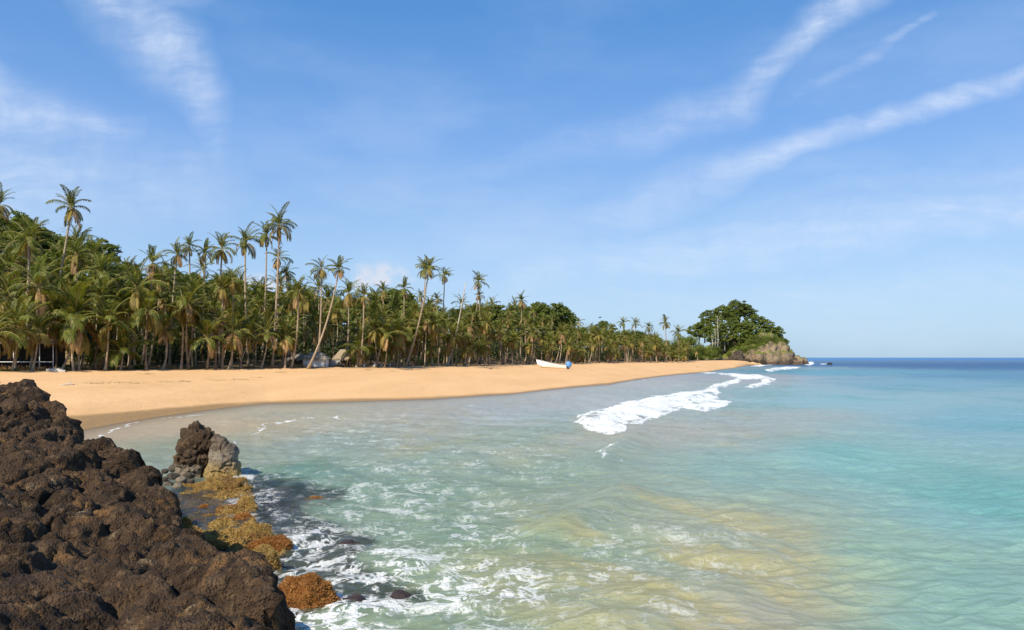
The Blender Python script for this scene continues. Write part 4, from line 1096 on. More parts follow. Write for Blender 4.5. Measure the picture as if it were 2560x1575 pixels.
# ------------------------------------------------------------------ broadleaf trees
def tree_arrays(seed, R=4.0, hgt=9.0, flat=0.6, clumps=46, leaves=85, leaf=0.30, lean=0.0):
    r = np.random.default_rng(seed)
    mb = MB()
    tp = np.array([(0, 0, -1.5), (0.15*lean, 0, hgt*.25), (lean*.5, .2, hgt*.5), (lean, 0, hgt*.72)])
    mb.tube(tp, [.34, .26, .20, .12], 7)
    cc = []
    for k in range(clumps):
        a = r.uniform(0, 2*pi); q = sqrt(r.uniform(0.02, 1)); el = r.uniform(-0.45, 1)
        rad = R*q*(1-0.25*max(el, 0)**2)
        z = hgt-R*flat+R*flat*el*sqrt(max(0, 1-0.75*q*q))*1.05
        cc.append((lean+cos(a)*rad, sin(a)*rad, z))
    cc = np.array(cc)
    for j in range(8):
        c = cc[r.integers(0, len(cc))]; s = tp[2]*r.uniform(.6, 1)
        mb.tube([s, (s+c)/2+np.array([0, 0, -.3]), c], [.12, .08, .04], 5)
    n = clumps*leaves
    ctr = np.repeat(cc, leaves, 0); cr = np.repeat(r.uniform(.16, .30, clumps)*R, leaves)[:, None]
    dv = r.normal(0, 1, (n, 3)); dv /= np.linalg.norm(dv, axis=1)[:, None]
    dv[:, 2] = np.where(dv[:, 2] < -.1, dv[:, 2]*.35, dv[:, 2])
    p = ctr+dv*cr*r.uniform(.45, 1.05, (n, 1))*np.array([1, 1, .62])
    nr = dv*0.7+r.normal(0, .5, (n, 3)); nr[:, 2] += .4; nr /= np.linalg.norm(nr, axis=1)[:, None]
    a = np.cross(nr, r.normal(0, 1, (n, 3))); a /= np.linalg.norm(a, axis=1)[:, None]; b = np.cross(nr, a)
    s = leaf*r.uniform(.6, 1.3, (n, 1))
    V_ = np.stack([p-a*s, p-b*s*.55, p+a*s, p+b*s*.55], 1).reshape(-1, 3)
    return mb, V_, np.arange(4*n).reshape(-1, 4)
TREES = []
for k, (R, hg, fl, cl_, lf, ln, mt) in enumerate([(4.2, 9, .95, 60, .27, .3, 'leaf_mid'), (3.6, 8, 1.05, 54, .25, -.4, 'leaf_mid'), (4.8, 10, .8, 66, .28, .8, 'leaf_dark'), (3.2, 7, 1.0, 48, .24, 0, 'leaf_mid'), (5.2, 9.5, .75, 70, .29, -.9, 'leaf_mid'), (4.0, 8.4, .9, 56, .26, .5, 'leaf_pale')]):
    mb, V_, Q = tree_arrays(600+k, R, hg, fl, cl_, 85, lf, ln)
    TREES.append((mb.mesh('trunk', [M['bark_pale'] if k % 2 else M['bark_dark']]), mesh_from('crown', V_, Q, [M[mt]], False)))
def broadleaf(x, y, z, k, sc, label, group, name='broadleaf_tree', rot=0):
    t = thing(name, label, 'tree', (x, y, z), rot, group)
    link('trunk', TREES[k][0], t, scale=sc); link('crown', TREES[k][1], t, scale=sc)
    return t
rr = random.Random(8)
hill_lab = {0: 'leafy broadleaf tree crowding the left hilltop', 1: 'broadleaf tree on the slope behind the dense palm grove', 2: 'round green tree on the skyline behind the huts', 3: 'bushy tree on the ridge behind the beached boat', 4: 'low tree on the skyline at the far end of the grove'}
for row, back in enumerate((50, 58, 68)):
    px = -160
    while px < 1700:
        d = float(treel(px))+back+rr.uniform(-3, 3)
        sc = rr.uniform(.75, 1.15)
        if px > 1450: sc *= .85
        x, y = pos(px, d)
        drop = 26 if 330 < px < 960 else 4
        zt = H+(HZ-canopy_py(px)-(drop+rr.uniform(-8, 14))*100/d)/F*d-8.6*sc
        z = min(gz(x, y), float(zt)) if row else float(zt)
        k = rr.choice([0, 1, 2, 3, 4, 0, 1, 5 if px < 300 else 3])
        zi = 0 if px < 340 else 1 if px < 760 else 2 if px < 1100 else 3 if px < 1440 else 4
        broadleaf(x, y, max(z, gz(x, y)-7.5), k, sc, '%s broadleaf tree %s, %s' % (['dark', 'mid green', 'wide dark', 'small green', 'spreading', 'pale'][k], ['on the slope', 'on the upper slope', 'on the crest'][row], zone(px)), 'broadleaf trees on the hill behind the palms', rot=rr.uniform(0, 6.28))
        px += F/d*rr.uniform(4.5, 7.0)*sc
for (px, py, d, k, sc, lab) in [(985, 722, 150, 0, 1.0, 'dark round tree standing above the skyline between two palm tops'), (975, 735, 153, 2, .8, 'darker companion tree left of the round skyline tree'),
                                (1232, 742, 215, 3, 1.2, 'domed tree cresting the ridge right of the round headed palm'), (1352, 756, 235, 0, 1.2, 'dark domed tree at the highest point of the ridge over the boat'),
                                (1385, 768, 240, 2, 1.1, 'wide tree where the ridge ends in a steep drop'), (1405, 776, 243, 4, 1.0, 'outermost tree at the drop of the ridge'), (1515, 802, 285, 0, 1.0, 'dark domed tree rising between the ridge end and the small palm tops'),
                                (40, 524, 130, 5, .9, 'feathery tree on the hilltop right of the edge palm'), (105, 548, 132, 3, .8, 'small twiggy tree on the hilltop left of the leaning palm'), (255, 585, 135, 1, .8, 'little tree on the falling hill shoulder right of the leaning palm')]:
    x, y = pos(px, d); zt = H+(HZ-py)/F*d-9.0*sc
    broadleaf(x, y, zt, k, sc, lab, 'broadleaf trees on the hill behind the palms', rot=rr.uniform(0, 6.28))

# undergrowth between the trunks
def scatter_leaves(pts, n_each, spread, leaf, seed):
    r = np.random.default_rng(seed); pts = np.asarray(pts, float); n = len(pts)*n_each
    p = np.repeat(pts[:, :3], n_each, 0)+r.normal(0, 1, (n, 3))*np.repeat(pts[:, 3:4], n_each, 0)*np.array([1, 1, .55])*spread
    nr = r.normal(0, 1, (n, 3)); nr[:, 2] = np.abs(nr[:, 2]); nr /= np.linalg.norm(nr, axis=1)[:, None]
    a = np.cross(nr, r.normal(0, 1, (n, 3))); a /= np.linalg.norm(a, axis=1)[:, None]; b = np.cross(nr, a)
    s = leaf*r.uniform(.5, 1.4, (n, 1))
    return np.stack([p-a*s, p-b*s*.45, p+a*s, p+b*s*.45], 1).reshape(-1, 3), np.arange(4*n).reshape(-1, 4)
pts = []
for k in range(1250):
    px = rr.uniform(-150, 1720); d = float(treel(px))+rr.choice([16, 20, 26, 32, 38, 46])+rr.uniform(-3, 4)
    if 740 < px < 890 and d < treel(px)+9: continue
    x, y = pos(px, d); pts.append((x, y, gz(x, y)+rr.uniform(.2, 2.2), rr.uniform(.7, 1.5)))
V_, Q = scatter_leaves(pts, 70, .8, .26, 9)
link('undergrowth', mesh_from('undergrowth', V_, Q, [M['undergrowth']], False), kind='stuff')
pts = []
for k in range(260):
    px = rr.uniform(-100, 1700); d = float(treel(px))+rr.uniform(0.3, 4)
    x, y = pos(px, d); pts.append((x, y, gz(x, y)+rr.uniform(.02, .15), rr.uniform(.2, .45)))
V_, Q = scatter_leaves(pts, 40, .9, .11, 19)
link('fallen_fronds', mesh_from('fallen_fronds', V_, Q, [M['frond_dry']], False), kind='stuff')
# grass tuft at the far left and small shrubs at the grove edge
for (px, dd, w_, hgt_, mt, lab, nm) in [(20, -0.8, 1.0, .18, 'leaf_pale', 'low bright green creeper patch on the sand at the left edge', 'beach_creeper'), (158, .3, .4, .3, 'leaf_pale', 'small green shrub at the foot of the curved front palm', 'shrub'),
                                        (275, .5, .35, .5, 'leaf_mid', 'little green sapling in the dark gap right of the low green palm', 'shrub'), (354, .4, .4, .6, 'leaf_mid', 'green seedling at the foot of the forked pale trunks', 'shrub'),
                                        (1067, .2, .9, 1.2, 'leaf_pale', 'leafy green bush on the sand right of the last white footed palm', 'shrub'), (472, .3, .4, .25, 'leaf_pale', 'small green plant at the sand edge by the stout brown palm', 'shrub')]:
    d = float(treel(px))+dd; x, y = pos(px, d); t = thing(nm, lab, 'plant', (x, y, gz(x, y)))
    V_, Q = scatter_leaves([(rr.uniform(-w_, w_), rr.uniform(-.3, .3), hgt_*.5, hgt_*.6) for _ in range(12)], 60, .7, .10, px)
    link('foliage', mesh_from('foliage', V_, Q, [M[mt]], False), t)
    mb = MB()
    for q in range(6): mb.tube([(0, 0, -.05), (rr.uniform(-w_, w_)*.7, rr.uniform(-.2, .2), hgt_)], [.015, .006], 4)
    link('stem', mb.mesh('stem', [M['bark_dark']]), t)

# ------------------------------------------------------------------ headland
hx = np.linspace(70, 166, 250); hy = np.linspace(372, 480, 190)
HX, HY = np.meshgrid(hx, hy)
hp = 1280+F*HX/HY
ztop = np.interp(1280+F*HX/395, [1680, 1720, 1760, 1800, 1840, 1880, 1915, 1940, 1956, 1966, 1975, 1983, 1996, 2010, 2022, 2034], [1.0, 2.5, 5.5, 8.5, 11.5, 14, 14.5, 13.2, 11.8, 9.4, 7.2, 5.2, 4.2, 2.6, 1.1, -0.8])
front = np.interp(HX, [70, 80, 100, 110, 125, 140, 150, 160], [384, 384, 384, 384, 386, 390, 394, 398])
fr_ = HY-front+2.0*fbm(HX*0.14, HY*0.14, seed=121)
wcl = np.interp(HX, [80, 104, 112, 122, 140], [26, 22, 17, 10, 7])
rise = np.clip(fr_/wcl, 0, 1)
rise = np.where(HX > 108, rise**0.6, rise**1.0)
HZt = -1.2+(ztop+1.2)*rise*(1-sstep(HY, 425, 478)*1.0)
nz = np.stack([-np.gradient(HZt, hx[1]-hx[0], axis=1), -np.gradient(HZt, hy[1]-hy[0], axis=0), np.ones_like(HZt)], -1); nz /= np.linalg.norm(nz, axis=-1)[..., None]
rough_ = sstep(HX, 100, 112)
a1, a2 = worley(HX*0.22, HY*0.22, HZt*0.30, 17); b1_, b2_ = worley(HX*0.6, HY*0.6, HZt*0.7, 19)
dsp = rough_*(2.1*(0.5-a1)+1.1*np.minimum(a2-a1, .3)+0.9*(0.5-b1_)+1.5*fbm(HX*0.3, HY*0.3, HZt*0.3, 4, 123, ridged=True))+0.2*fbm(HX*.2, HY*.2, seed=124)
P = np.stack([HX, HY, HZt], -1)+nz*(dsp*np.clip(rise*3, 0, 1)*np.clip(ztop/3+0.35, 0.1, 1))[..., None]
head_me = mesh_from('headland', P.reshape(-1, 3), grid_faces(*HX.shape))
m, nt, out = material('ochre cliff with scrubby top')
p = world_pos(nt); g = nt.node('ShaderNodeNewGeometry')
sp_ = nt.node('ShaderNodeSeparateXYZ'); nt.l.new(g.outputs['Normal'], sp_.inputs[0])
ps = nt.node('ShaderNodeSeparateXYZ'); nt.l.new(p, ps.inputs[0])
n1 = nt.noise(p, 0.22, 6, 0.65, 0.5); n2 = nt.noise(p, 1.1, 6, 0.68, 0.3); n3 = nt.noise(nt.mapping(p, (1, 1, .5)), 3.5, 4, 0.6)
c = nt.mix(nt.smooth(n1, .35, .62), (.155, .115, .08), (.31, .235, .155))
c = nt.mix(nt.smooth(n2, .52, .68)*.8, c, (.40, .24, .10))
c = nt.mix(nt.smooth(n2, .46, .32)*.85, c, (.085, .062, .045))
c = nt.mix(nt.smooth(n3, .58, .72)*.4, c, (.52, .44, .34))
zl = S(nt, ps.outputs[2])+(n1-.5)*1.6
c = nt.mix(nt.smooth(zl, 2.4, 0.9)*.85, c, (.095, .065, .045))
gr = nt.smooth(S(nt, sp_.outputs[2])+(n2-.5)*.35, .62, .78)*nt.smooth(zl, 2.0, 4.0)
c = nt.mix(gr, c, nt.mix(nt.smooth(n2, .4, .6), (.10, .13, .02), (.22, .22, .05)))
b = pbsdf(nt, c, 0.9, nt.bump(n2+n3*.5, 0.9, 0.9), 0.2)
nt.l.new(b.outputs[0], out.inputs[0]); head_me.materials.append(m)
link('headland', head_me, kind='structure')
def head_z(x, y):
    i = int(np.clip(np.searchsorted(hy, y), 0, len(hy)-1)); j = int(np.clip(np.searchsorted(hx, x), 0, len(hx)-1)); return float(P[i, j, 2])
# headland trees: px, top py, depth, kind, scale
HT = [(1748, 812, 398, 4, 1.15), (1773, 780, 405, 2, 1.1), (1762, 800, 400, 0, 1.1), (1790, 788, 402, 5, 1.1), (1806, 768, 412, 4, 1.2), (1826, 764, 410, 1, 1.3), (1850, 757, 414, 2, 1.4), (1866, 768, 416, 2, 1.3),
      (1800, 806, 396, 5, 1.05), (1820, 798, 397, 1, 1.25), (1845, 793, 398, 1, 1.3), (1868, 800, 399, 5, 1.2), (1880, 786, 410, 0, 1.2), (1903, 783, 418, 3, .8), (1890, 812, 400, 5, 1.1), (1916, 797, 412, 0, 1.15),
      (1928, 808, 408, 1, 1.1), (1942, 816, 410, 0, 1.0), (1954, 830, 412, 3, 1.0), (1905, 826, 402, 1, 1.0), (1930, 832, 404, 5, .9), (1778, 826, 393, 0, 1.0), (1812, 824, 394, 5, 1.0), (1850, 822, 395, 5, 1.0), (1835, 782, 405, 1, 1.2), (1872, 822, 397, 1, .9), (1943, 840, 405, 1, .8), (1958, 846, 408, 0, .7)]
hl = ['spreading', 'domed', 'leaning', 'ragged', 'dense']
for i, (px, py, d, k, sc) in enumerate(HT):
    x, y = pos(px, d); z = H+(HZ-py)/F*d-9.0*sc
    side = 'on the beach side shoulder' if px < 1790 else 'on the crown' if py < 790 else 'above the sea cliff' if px > 1900 else 'on the middle slope'
    broadleaf(x, y, z, k, sc*1.0, '%s dark green tree %s of the rocky headland' % (hl[i % 5], side), 'trees on the headland', 'headland_tree', rr.uniform(0, 6.28))
# pale bare trunks seen against the dark hollow
for i, (px, py0, py1) in enumerate([(1794, 873, 790), (1788, 862, 822), (1780, 868, 838)]):
    d = 388; x, y = pos(px, d); zb = H+(HZ-py0)/F*d; zt = H+(HZ-py1)/F*d
    t = thing('bare_trunk_tree', ['tall pale trunked tree in front of the dark hollow of the headland', 'thin leaning pale trunk left of the tallest headland trunk', 'short pale trunk deepest in the headland hollow'][i], 'tree', (x, y, zb))
    mb = MB(); mb.tube([(0, 0, -1.5), (.25, 0, (zt-zb)*.4), (-.2, 0, zt-zb)], [.26, .20, .12], 6)
    for q in range(3): mb.tube([(-.05, 0, (zt-zb)*(.6+.12*q)), ((-1)**q*1.6, .1, (zt-zb)*(.8+.12*q))], [.10, .05], 5)
    link('trunk', mb.mesh('trunk', [M['bark_pale']]), t)
    V_, Q = scatter_leaves([((-1)**q*1.4, 0, (zt-zb)*(.82+.1*q), 1.0) for q in range(3)], 70, .8, .3, 70+i)
    link('crown', mesh_from('crown', V_, Q, [M['leaf_mid']], False), t)
# scrub on the headland slope and foot
HB = [(1846, 880, 390, 1.5), (1856, 874, 390, 1.7), (1866, 868, 390, 1.8), (1876, 862, 390, 1.8), (1888, 858, 390, 1.7), (1852, 862, 390, 1.8), (1862, 854, 390, 2.0), (1840, 868, 390, 1.8), (1830, 880, 390, 1.5), (1880, 852, 390, 1.9), (1896, 866, 390, 1.0), (1900, 856, 390, 1.5), (1878, 842, 398, 2.0), (1892, 842, 399, 2.0), (1908, 842, 401, 2.0), (1922, 843, 403, 1.9), (1936, 846, 404, 1.8), (1948, 849, 406, 1.6), (1958, 854, 407, 1.3), (1886, 852, 395, 1.8), (1900, 852, 397, 1.8), (1872, 858, 392, 1.6), (1860, 862, 390, 1.5), (1846, 866, 388, 1.4), (1915, 852, 399, 1.5), (1836, 872, 387, 1.2),
      (1703, 850, 372, 1.9), (1716, 846, 378, 2.0), (1728, 848, 384, 2.0), (1708, 872, 366, 2.1), (1722, 874, 370, 2.0), (1738, 868, 378, 1.9), (1750, 866, 384, 1.8), (1742, 884, 376, 1.7), (1730, 890, 372, 1.4), (1762, 872, 384, 2.0), (1772, 878, 381, 1.7), (1785, 882, 383, 1.4), (1712, 888, 364, 1.4),
      (1800, 872, 386, 1.4), (1812, 866, 388, 1.5), (1826, 862, 389, 1.5), (1840, 858, 390, 1.6), (1856, 856, 391, 1.5), (1870, 852, 393, 1.6), (1884, 850, 394, 1.5), (1860, 868, 388, 1.2), (1790, 870, 388, 1.4), (1880, 866, 390, 1.3), (1896, 852, 396, 1.4), (1892, 872, 390, 1.0), (1905, 846, 400, 1.5), (1920, 846, 402, 1.3),
      (1935, 846, 404, 1.3), (1898, 862, 392, 1.3), (1824, 874, 386, 1.0), (1756, 892, 378, 1.0), (1778, 894, 379, .9), (1868, 880, 386, .8), (1877, 845, 395, 1.6), (1850, 848, 394, 1.5), (1830, 850, 392, 1.5), (1810, 856, 391, 1.3), (1945, 852, 405, 1.1), (1955, 857, 407, .9), (1690, 870, 340, 1.6), (1697, 886, 330, 1.2)]
SHR = []
for k, mt in enumerate(['leaf_pale', 'leaf_mid', 'leaf_pale', 'leaf_mid']):
    r = np.random.default_rng(90+k)
    cs = [(r.uniform(-1, 1), r.uniform(-.8, .8), r.uniform(-.7, .5), .38) for _ in range(26)]
    V_, Q = scatter_leaves(cs, 60, 1.0, .13, 95+k)
    mb = MB()
    for q in range(6): mb.tube([(0, 0, -1.2), (r.uniform(-.8, .8), r.uniform(-.6, .6), .3)], [.07, .02], 5)
    SHR.append((mesh_from('foliage', V_, Q, [M[mt]], False), mb.mesh('stem', [M['bark_dark']])))
for i, (px, py, d, sc) in enumerate(HB):
    if px > 1790:
        for d in np.arange(374, 425, 0.5):
            x, y = pos(px, d)
            if head_z(x, y) >= H+(HZ-py)/F*d: break
    x, y = pos(px, d); z = H+(HZ-py)/F*d-0.4*sc
    pl_ = 'at the foot of the headland by the beach' if px < 1790 else 'on the sunny slope over the rocks' if px < 1890 else 'along the lip of the sea cliff'
    t = thing('headland_shrub', '%s shrub %s' % (['bright green', 'dark green', 'yellow green', 'rounded green', 'ragged green'][i % 5], pl_), 'shrub', (x, y, z), rr.uniform(0, 6.28), 'shrubs on the headland slope')
    a_, b_ = SHR[i % 4]
    link('foliage', a_, t, scale=sc*1.25); link('stem', b_, t, scale=sc*1.2)
# boulders fringing the headland
FB = [(1800, 906, 380, 1.3), (1815, 904, 380, 1.8), (1832, 898, 381, 2.6), (1846, 890, 384, 3.2), (1850, 902, 380, 2.4), (1868, 904, 382, 2.2), (1888, 906, 384, 2.0), (1905, 904, 386, 2.3), (1930, 908, 388, 1.8), (1950, 908, 390, 1.6), (1968, 906, 392, 2.0), (1985, 904, 394, 2.4), (2000, 903, 397, 2.2), (2012, 906, 400, 1.6), (1785, 906, 378, .9), (1770, 906, 374, .8), (1752, 905, 368, .8), (1735, 905, 360, .7)]
bn = ['buff', 'dark wet', 'ochre', 'grey', 'cracked', 'rounded']
for i, (px, py, d, rx) in enumerate(FB):
    x, y = pos(px, d); z = H+(HZ-py)/F*d
    Vv, T = profile_rock(np.array([-1.0, -.3, .3, .8]), -np.array([1.1, 1.0, .8, .4]), np.array([1.1, .95, .85, .5]), 0.9, 30+i, 0.8, 0.9, ICO3)
    link('cliff_boulder', mesh_from('cliff_boulder', Vv, T, [M['cliff']]), loc=(x, y, z-.2), scale=rx, rot=(0, 0, rr.uniform(0, 6)), category='rock',
         label='%s boulder %s of the headland' % (bn[i % 6], 'on the sand at the beach end' if px < 1795 else 'in the pile at the left foot' if px < 1860 else 'at the foot of the cliff' if px < 1975 else 'on the low seaward tip'), group='boulders at the foot of the headland')
x, y = at(2074, 911.5); Vv, T = profile_rock(np.array([-1.0, -.3, .3, .7]), -np.array([1.6, 1.4, 1.0, .4]), np.array([1.5, 1.3, .9, .5]), 0.9, 60, 0.8, 0.7, ICO3)
link('skerry', mesh_from('skerry', Vv, T, [M['cliff']]), loc=(x, y, 0.2), scale=1.2, label='lone low brown rock in the sea off the tip of the headland', category='rock')

# ------------------------------------------------------------------ huts, frame, boat, small things
def thatched_hut(px, dd, wd, dp, wall_h, roof_h, wall_mat, roof_mat, label, doors=True, boards=0, overhang=.5, rot=0.0):
    d = float(treel(px))+dd; x, y = pos(px, d); z = gz(x, y)
    t = thing('thatched_hut', label, 'hut', (x, y, z), rot)
    # walls as upright boards
    if boards:
        bw = wd/boards
        base = MB(); base.box(-bw/2+.01, bw/2-.01, -.03, .03, 0, wall_h); bme = base.mesh('wall_board', [M[wall_mat]], False)
        for k in range(boards): link('wall_board', bme, t, loc=(-wd/2+(k+.5)*bw, -dp/2, 0.15+.01*(k % 2)))
    mb = MB(); mb.box(-wd/2, wd/2, -dp/2+.05, -dp/2+.12, .12, wall_h) if boards else mb.box(-wd/2, wd/2, -dp/2, -dp/2+.12, .12, wall_h)
    mb.box(-wd/2, -wd/2+.12, -dp/2+.13, dp/2, .12, wall_h-.002); mb.box(wd/2-.12, wd/2, -dp/2+.13, dp/2, .12, wall_h-.002)
    link('wall', mb.mesh('wall', [M[wall_mat]], False), t)
    pm = MB(); pm.tube([(0, 0, 0), (0, 0, wall_h+.1)], .07, 6); pme = pm.mesh('post', [M['bark_dark']])
    for sx_ in (-1, 1):
        for sy_ in (-1, 1): link('post', pme, t, loc=(sx_*(wd/2+.12), sy_*(dp/2+.12), 0))
    # hipped thatch, built as courses that overlap
    X0, Y0 = wd/2+overhang, dp/2+overhang
    R = MB(); n = 5
    for k in range(n):
        f0, f1 = k/n, (k+1.25)/n
        f1 = min(f1, 1)
        def ring(f, dz): return [(-X0*(1-f*.72), -Y0*(1-f), wall_h-.15+roof_h*f+dz), (X0*(1-f*.72), -Y0*(1-f), wall_h-.15+roof_h*f+dz), (X0*(1-f*.72), Y0*(1-f), wall_h-.15+roof_h*f+dz), (-X0*(1-f*.72), Y0*(1-f), wall_h-.15+roof_h*f+dz)]
        lo = ring(f0, .07); hi = ring(f1, .0); lo2 = ring(f0, -.05)
        v = lo+hi+lo2
        R.add(v, [(a, (a+1) % 4, (a+1) % 4+4, a+4) for a in range(4)]+[(a, a+8, (a+1) % 4+8, (a+1) % 4) for a in range(4)])
    # ragged fringe
    r = random.Random(px)
    for k in range(70):
        e = r.random(); xx = -X0+2*X0*e; l = r.uniform(.15, .4)
        R.add([(xx-.05, -Y0-.01, wall_h-.1), (xx+.05, -Y0-.01, wall_h-.1), (xx+r.uniform(-.05, .05), -Y0-.04, wall_h-.1-l)], None, [(0, 1, 2)])
    link('roof', R.mesh('roof', [M[roof_mat]], False), t)
    if doors:
        mb = MB(); mb.box(-.4, .4, -dp/2-.06, -dp/2-.035, .1, wall_h*.86); link('door', mb.mesh('door', [M['dark_wood']], False), t)
    return t
thatched_hut(790, 2.2, 2.9, 2.4, 1.35, 1.0, 'white_paint', 'thatch_grey', 'white walled beach hut under grey thatch behind the curved palm trunk', False, 12, .35)
thatched_hut(748, 6.0, 1.9, 2.2, 1.3, .8, 'dark_wood', 'thatch_grey', 'low dark hut with a sagging grey thatch roof left of the white hut', True, 0, .4)
thatched_hut(857, 3.2, 1.5, 2.0, 1.35, 1.35, 'dark_wood', 'thatch', 'open hut with a steep straw coloured thatch roof right of the white hut', True, 0, .45)
# pale block wall between huts
d = float(treel(824))+2.2; x, y = pos(824, d)
t = thing('low_wall', 'pale low masonry wall between the white hut and the steep thatched hut', 'wall', (x, y, gz(x, y)))
mb = MB(); mb.box(-.28, .28, -.12, .12, 0, .24); blk = mb.mesh('block', [M['grey_board']], False)
for r_ in range(4):
    for c_ in range(4): link('block', blk, t, loc=(-.9+.59*c_+(.29 if r_ % 2 else 0), 0, .25*r_), scale=(1, 1, 1))
# table with a dark awning beside
d = float(treel(850))+.4; x, y = pos(848, d)
t = thing('lean_to', 'dark triangular lean to shelter on the sand in front of the steep thatched hut', 'shelter', (x, y, gz(x, y)))
mb = MB(); mb.add([(-.55, -.5, 0), (.55, -.5, 0), (0, .3, .95), (-.5, .9, 0), (.6, .9, 0)], None, [(0, 1, 2), (1, 4, 2), (3, 0, 2), (4, 3, 2)]); link('cover', mb.mesh('cover', [M['dark_cloth']], False), t)
for q in (-.55, .55): mb = MB(); mb.tube([(q, -.52, 0), (q*.05, .3, 1.0)], .03, 5); link('pole', mb.mesh('pole', [M['bark_dark']]), t)
# pole frame with rail at far left
d = 84.5
x0, _ = pos(-60, d); x1, _ = pos(133, d)
t = thing('pole_frame', 'white pole frame of a dark open shelter at the left end of the beach', 'shelter', (x0, d, gz(x0, d)))
zb = gz(x0, d)
mb = MB(); mb.tube([(0, 0, 0), (0, 0, 2.9)], .045, 8); pme = mb.mesh('post', [M['white_paint']])
for q in (0, pos(34, d)[0]-x0, pos(99, d)[0]-x0, x1-x0): link('post', pme, t, loc=(q, 0, 0), scale=(1, 1, 1))
mb = MB(); mb.tube([(0, 0, 0), (x1-x0, 0, 0)], .04, 6); rme = mb.mesh('rail', [M['white_paint']]); link('rail', rme, t, loc=(0, .02, .92)); link('rail', rme, t, loc=(0, .02, 2.88))
mb = MB(); mb.box(0, x1-x0, 2.2, 2.3, .0, 2.9); link('back_wall', mb.mesh('back_wall', [M['dark_cloth']], False), t)
rf = MB(); rf.add([(-.4, -.7, 2.85), (x1-x0+.4, -.7, 2.85), (x1-x0+.4, 2.6, 3.5), (-.4, 2.6, 3.5), (-.4, -.7, 2.95), (x1-x0+.4, -.7, 2.95), (x1-x0+.4, 2.6, 3.6), (-.4, 2.6, 3.6)], [(0, 1, 2, 3), (7, 6, 5, 4), (0, 4, 5, 1), (1, 5, 6, 2), (2, 6, 7, 3), (3, 7, 4, 0)])
link('roof', rf.mesh('roof', [M['thatch_grey']], False), t)
# second open shelter of brown slats right of the frame
d = 90; x, y = pos(148, d)
t = thing('slatted_shed', 'brown slatted shed in shade behind the curved front palm', 'shed', (x, y, gz(x, y)))
mb = MB(); mb.box(-1.2, 1.2, -.03, .03, 0, .22); sm_ = mb.mesh('slat', [M['keel']], False)
for q in range(6): link('slat', sm_, t, loc=(0, 0, .3+.32*q), rot=(0, 0.02*(q % 3-1), 0))
mb = MB(); mb.tube([(0, 0.08, 0), (0, 0.08, 2.4)], .05, 6); pme = mb.mesh('post', [M['bark_dark']])
for q in (-1.2, 0, 1.2): link('post', pme, t, loc=(q, 0, 0))
# pale upturned dinghy
x, y = pos(140, 81.8); z = gz(x, y)
t = thing('upturned_dinghy', 'pale grey upturned dinghy on the sand by the curved front palm', 'boat', (x, y, z), .15)
s_ = np.linspace(-1, 1, 15); a_ = np.linspace(0, pi, 11); V_ = []
for q in s_:
    wdt = .40*(1-abs(q)**2.6*(1 if q < 0 else .5)); hh_ = .42*(1-.55*max(0, q)**2-.25*max(0, -q)**2)
    for b_ in a_: V_.append((q*.95, -cos(b_)*wdt, sin(b_)**.8*hh_))
link('hull', mesh_from('hull', V_, grid_faces(15, 11), [M['grey_board'] if False else M['drift']]), t)
mb = MB(); mb.tube([(q*.97, 0, .44*(1-.55*max(0, q)**2-.25*max(0, -q)**2)) for q in s_], .02, 5); link('keel', mb.mesh('keel', [M['grey_board']]), t)

# the beached boat
def boat_z(px, py, z): return None
bx0, by0 = at(1380, 926, 1.12); bz0 = gz(bx0, by0)
boat = thing('beached_boat', 'white open fishing boat drawn up on the sand with a blue covered motor', 'boat', (bx0, by0, bz0+.08), 0)
boat.rotation_euler = (0, radians(4.5), radians(-7))
Lb = 5.4
ns, na = 25, 13
s_ = np.linspace(0, 1, ns)     # 0 bow (left) .. 1 stern
def sect(s):
    beam = .78*min(1, (s*2.3)**.62)*(1-.10*s) if s > 0 else .02
    sheer = .80+.62*(1-s)**1.9; keelz = .42*max(0, (0.22-s)/.22)**1.7
    return max(beam, .02), sheer, keelz
outer = []; inner = []
for s in s_:
    bm_, sh, kz = sect(s)
    rake = -.45*(1-s)**6
    for a in np.linspace(-1, 1, na):
        w_ = np.sign(a)*bm_*abs(a)**.55 if abs(a) > 0 else 0; zz = kz+(sh-kz)*abs(a)**1.9
        xx = -Lb/2+Lb*s+rake*abs(a)
        outer.append((xx, w_, zz)); inner.append((xx+(.05 if s == 0 else 0), w_*.93, max(zz, kz+.16)+.0))
og = grid_faces(ns, na)
hullmb = MB(); hullmb.add(outer, og)
hullmb.add([(o_[0], o_[1], o_[2]) for o_ in outer[-na:]]+[(Lb/2, 0, .7)], None, [(i, i+1, na) for i in range(na-1)])
link('hull', hullmb.mesh('hull', [M['hull_white']]), boat)
im = MB(); im.add([(q[0], q[1], q[2]-.004) for q in inner], og[:, ::-1]); link('inner_hull', im.mesh('inner_hull', [M['hull_inside']]), boat)
for sg in (-1, 1):
    mb = MB(); mb.tube([(-Lb/2+Lb*s-.45*(1-s)**6, sg*(sect(s)[0]+.01), sect(s)[1]) for s in s_], .04, 6); link('gunwale', mb.mesh('gunwale', [M['grey_board']]), boat)
    mb = MB(); mb.tube([(-Lb/2+Lb*s, sg*(sect(s)[0]*.52), sect(s)[2]+.20) for s in s_[2:]], .025, 5); link('rubbing_strake', mb.mesh('rubbing_strake', [M['keel']]), boat)
mb = MB(); mb.tube([(-Lb/2+Lb*s, 0, sect(s)[2]-.02) for s in s_], .05, 6); link('keel', mb.mesh('keel', [M['keel']]), boat)
for s in (.35, .58, .8):
    bm_, sh, _ = sect(s); mb = MB(); mb.box(-Lb/2+Lb*s-.13, -Lb/2+Lb*s+.13, -bm_*.92, bm_*.92, sh-.22, sh-.18); link('thwart', mb.mesh('thwart', [M['hull_inside']], False), boat)
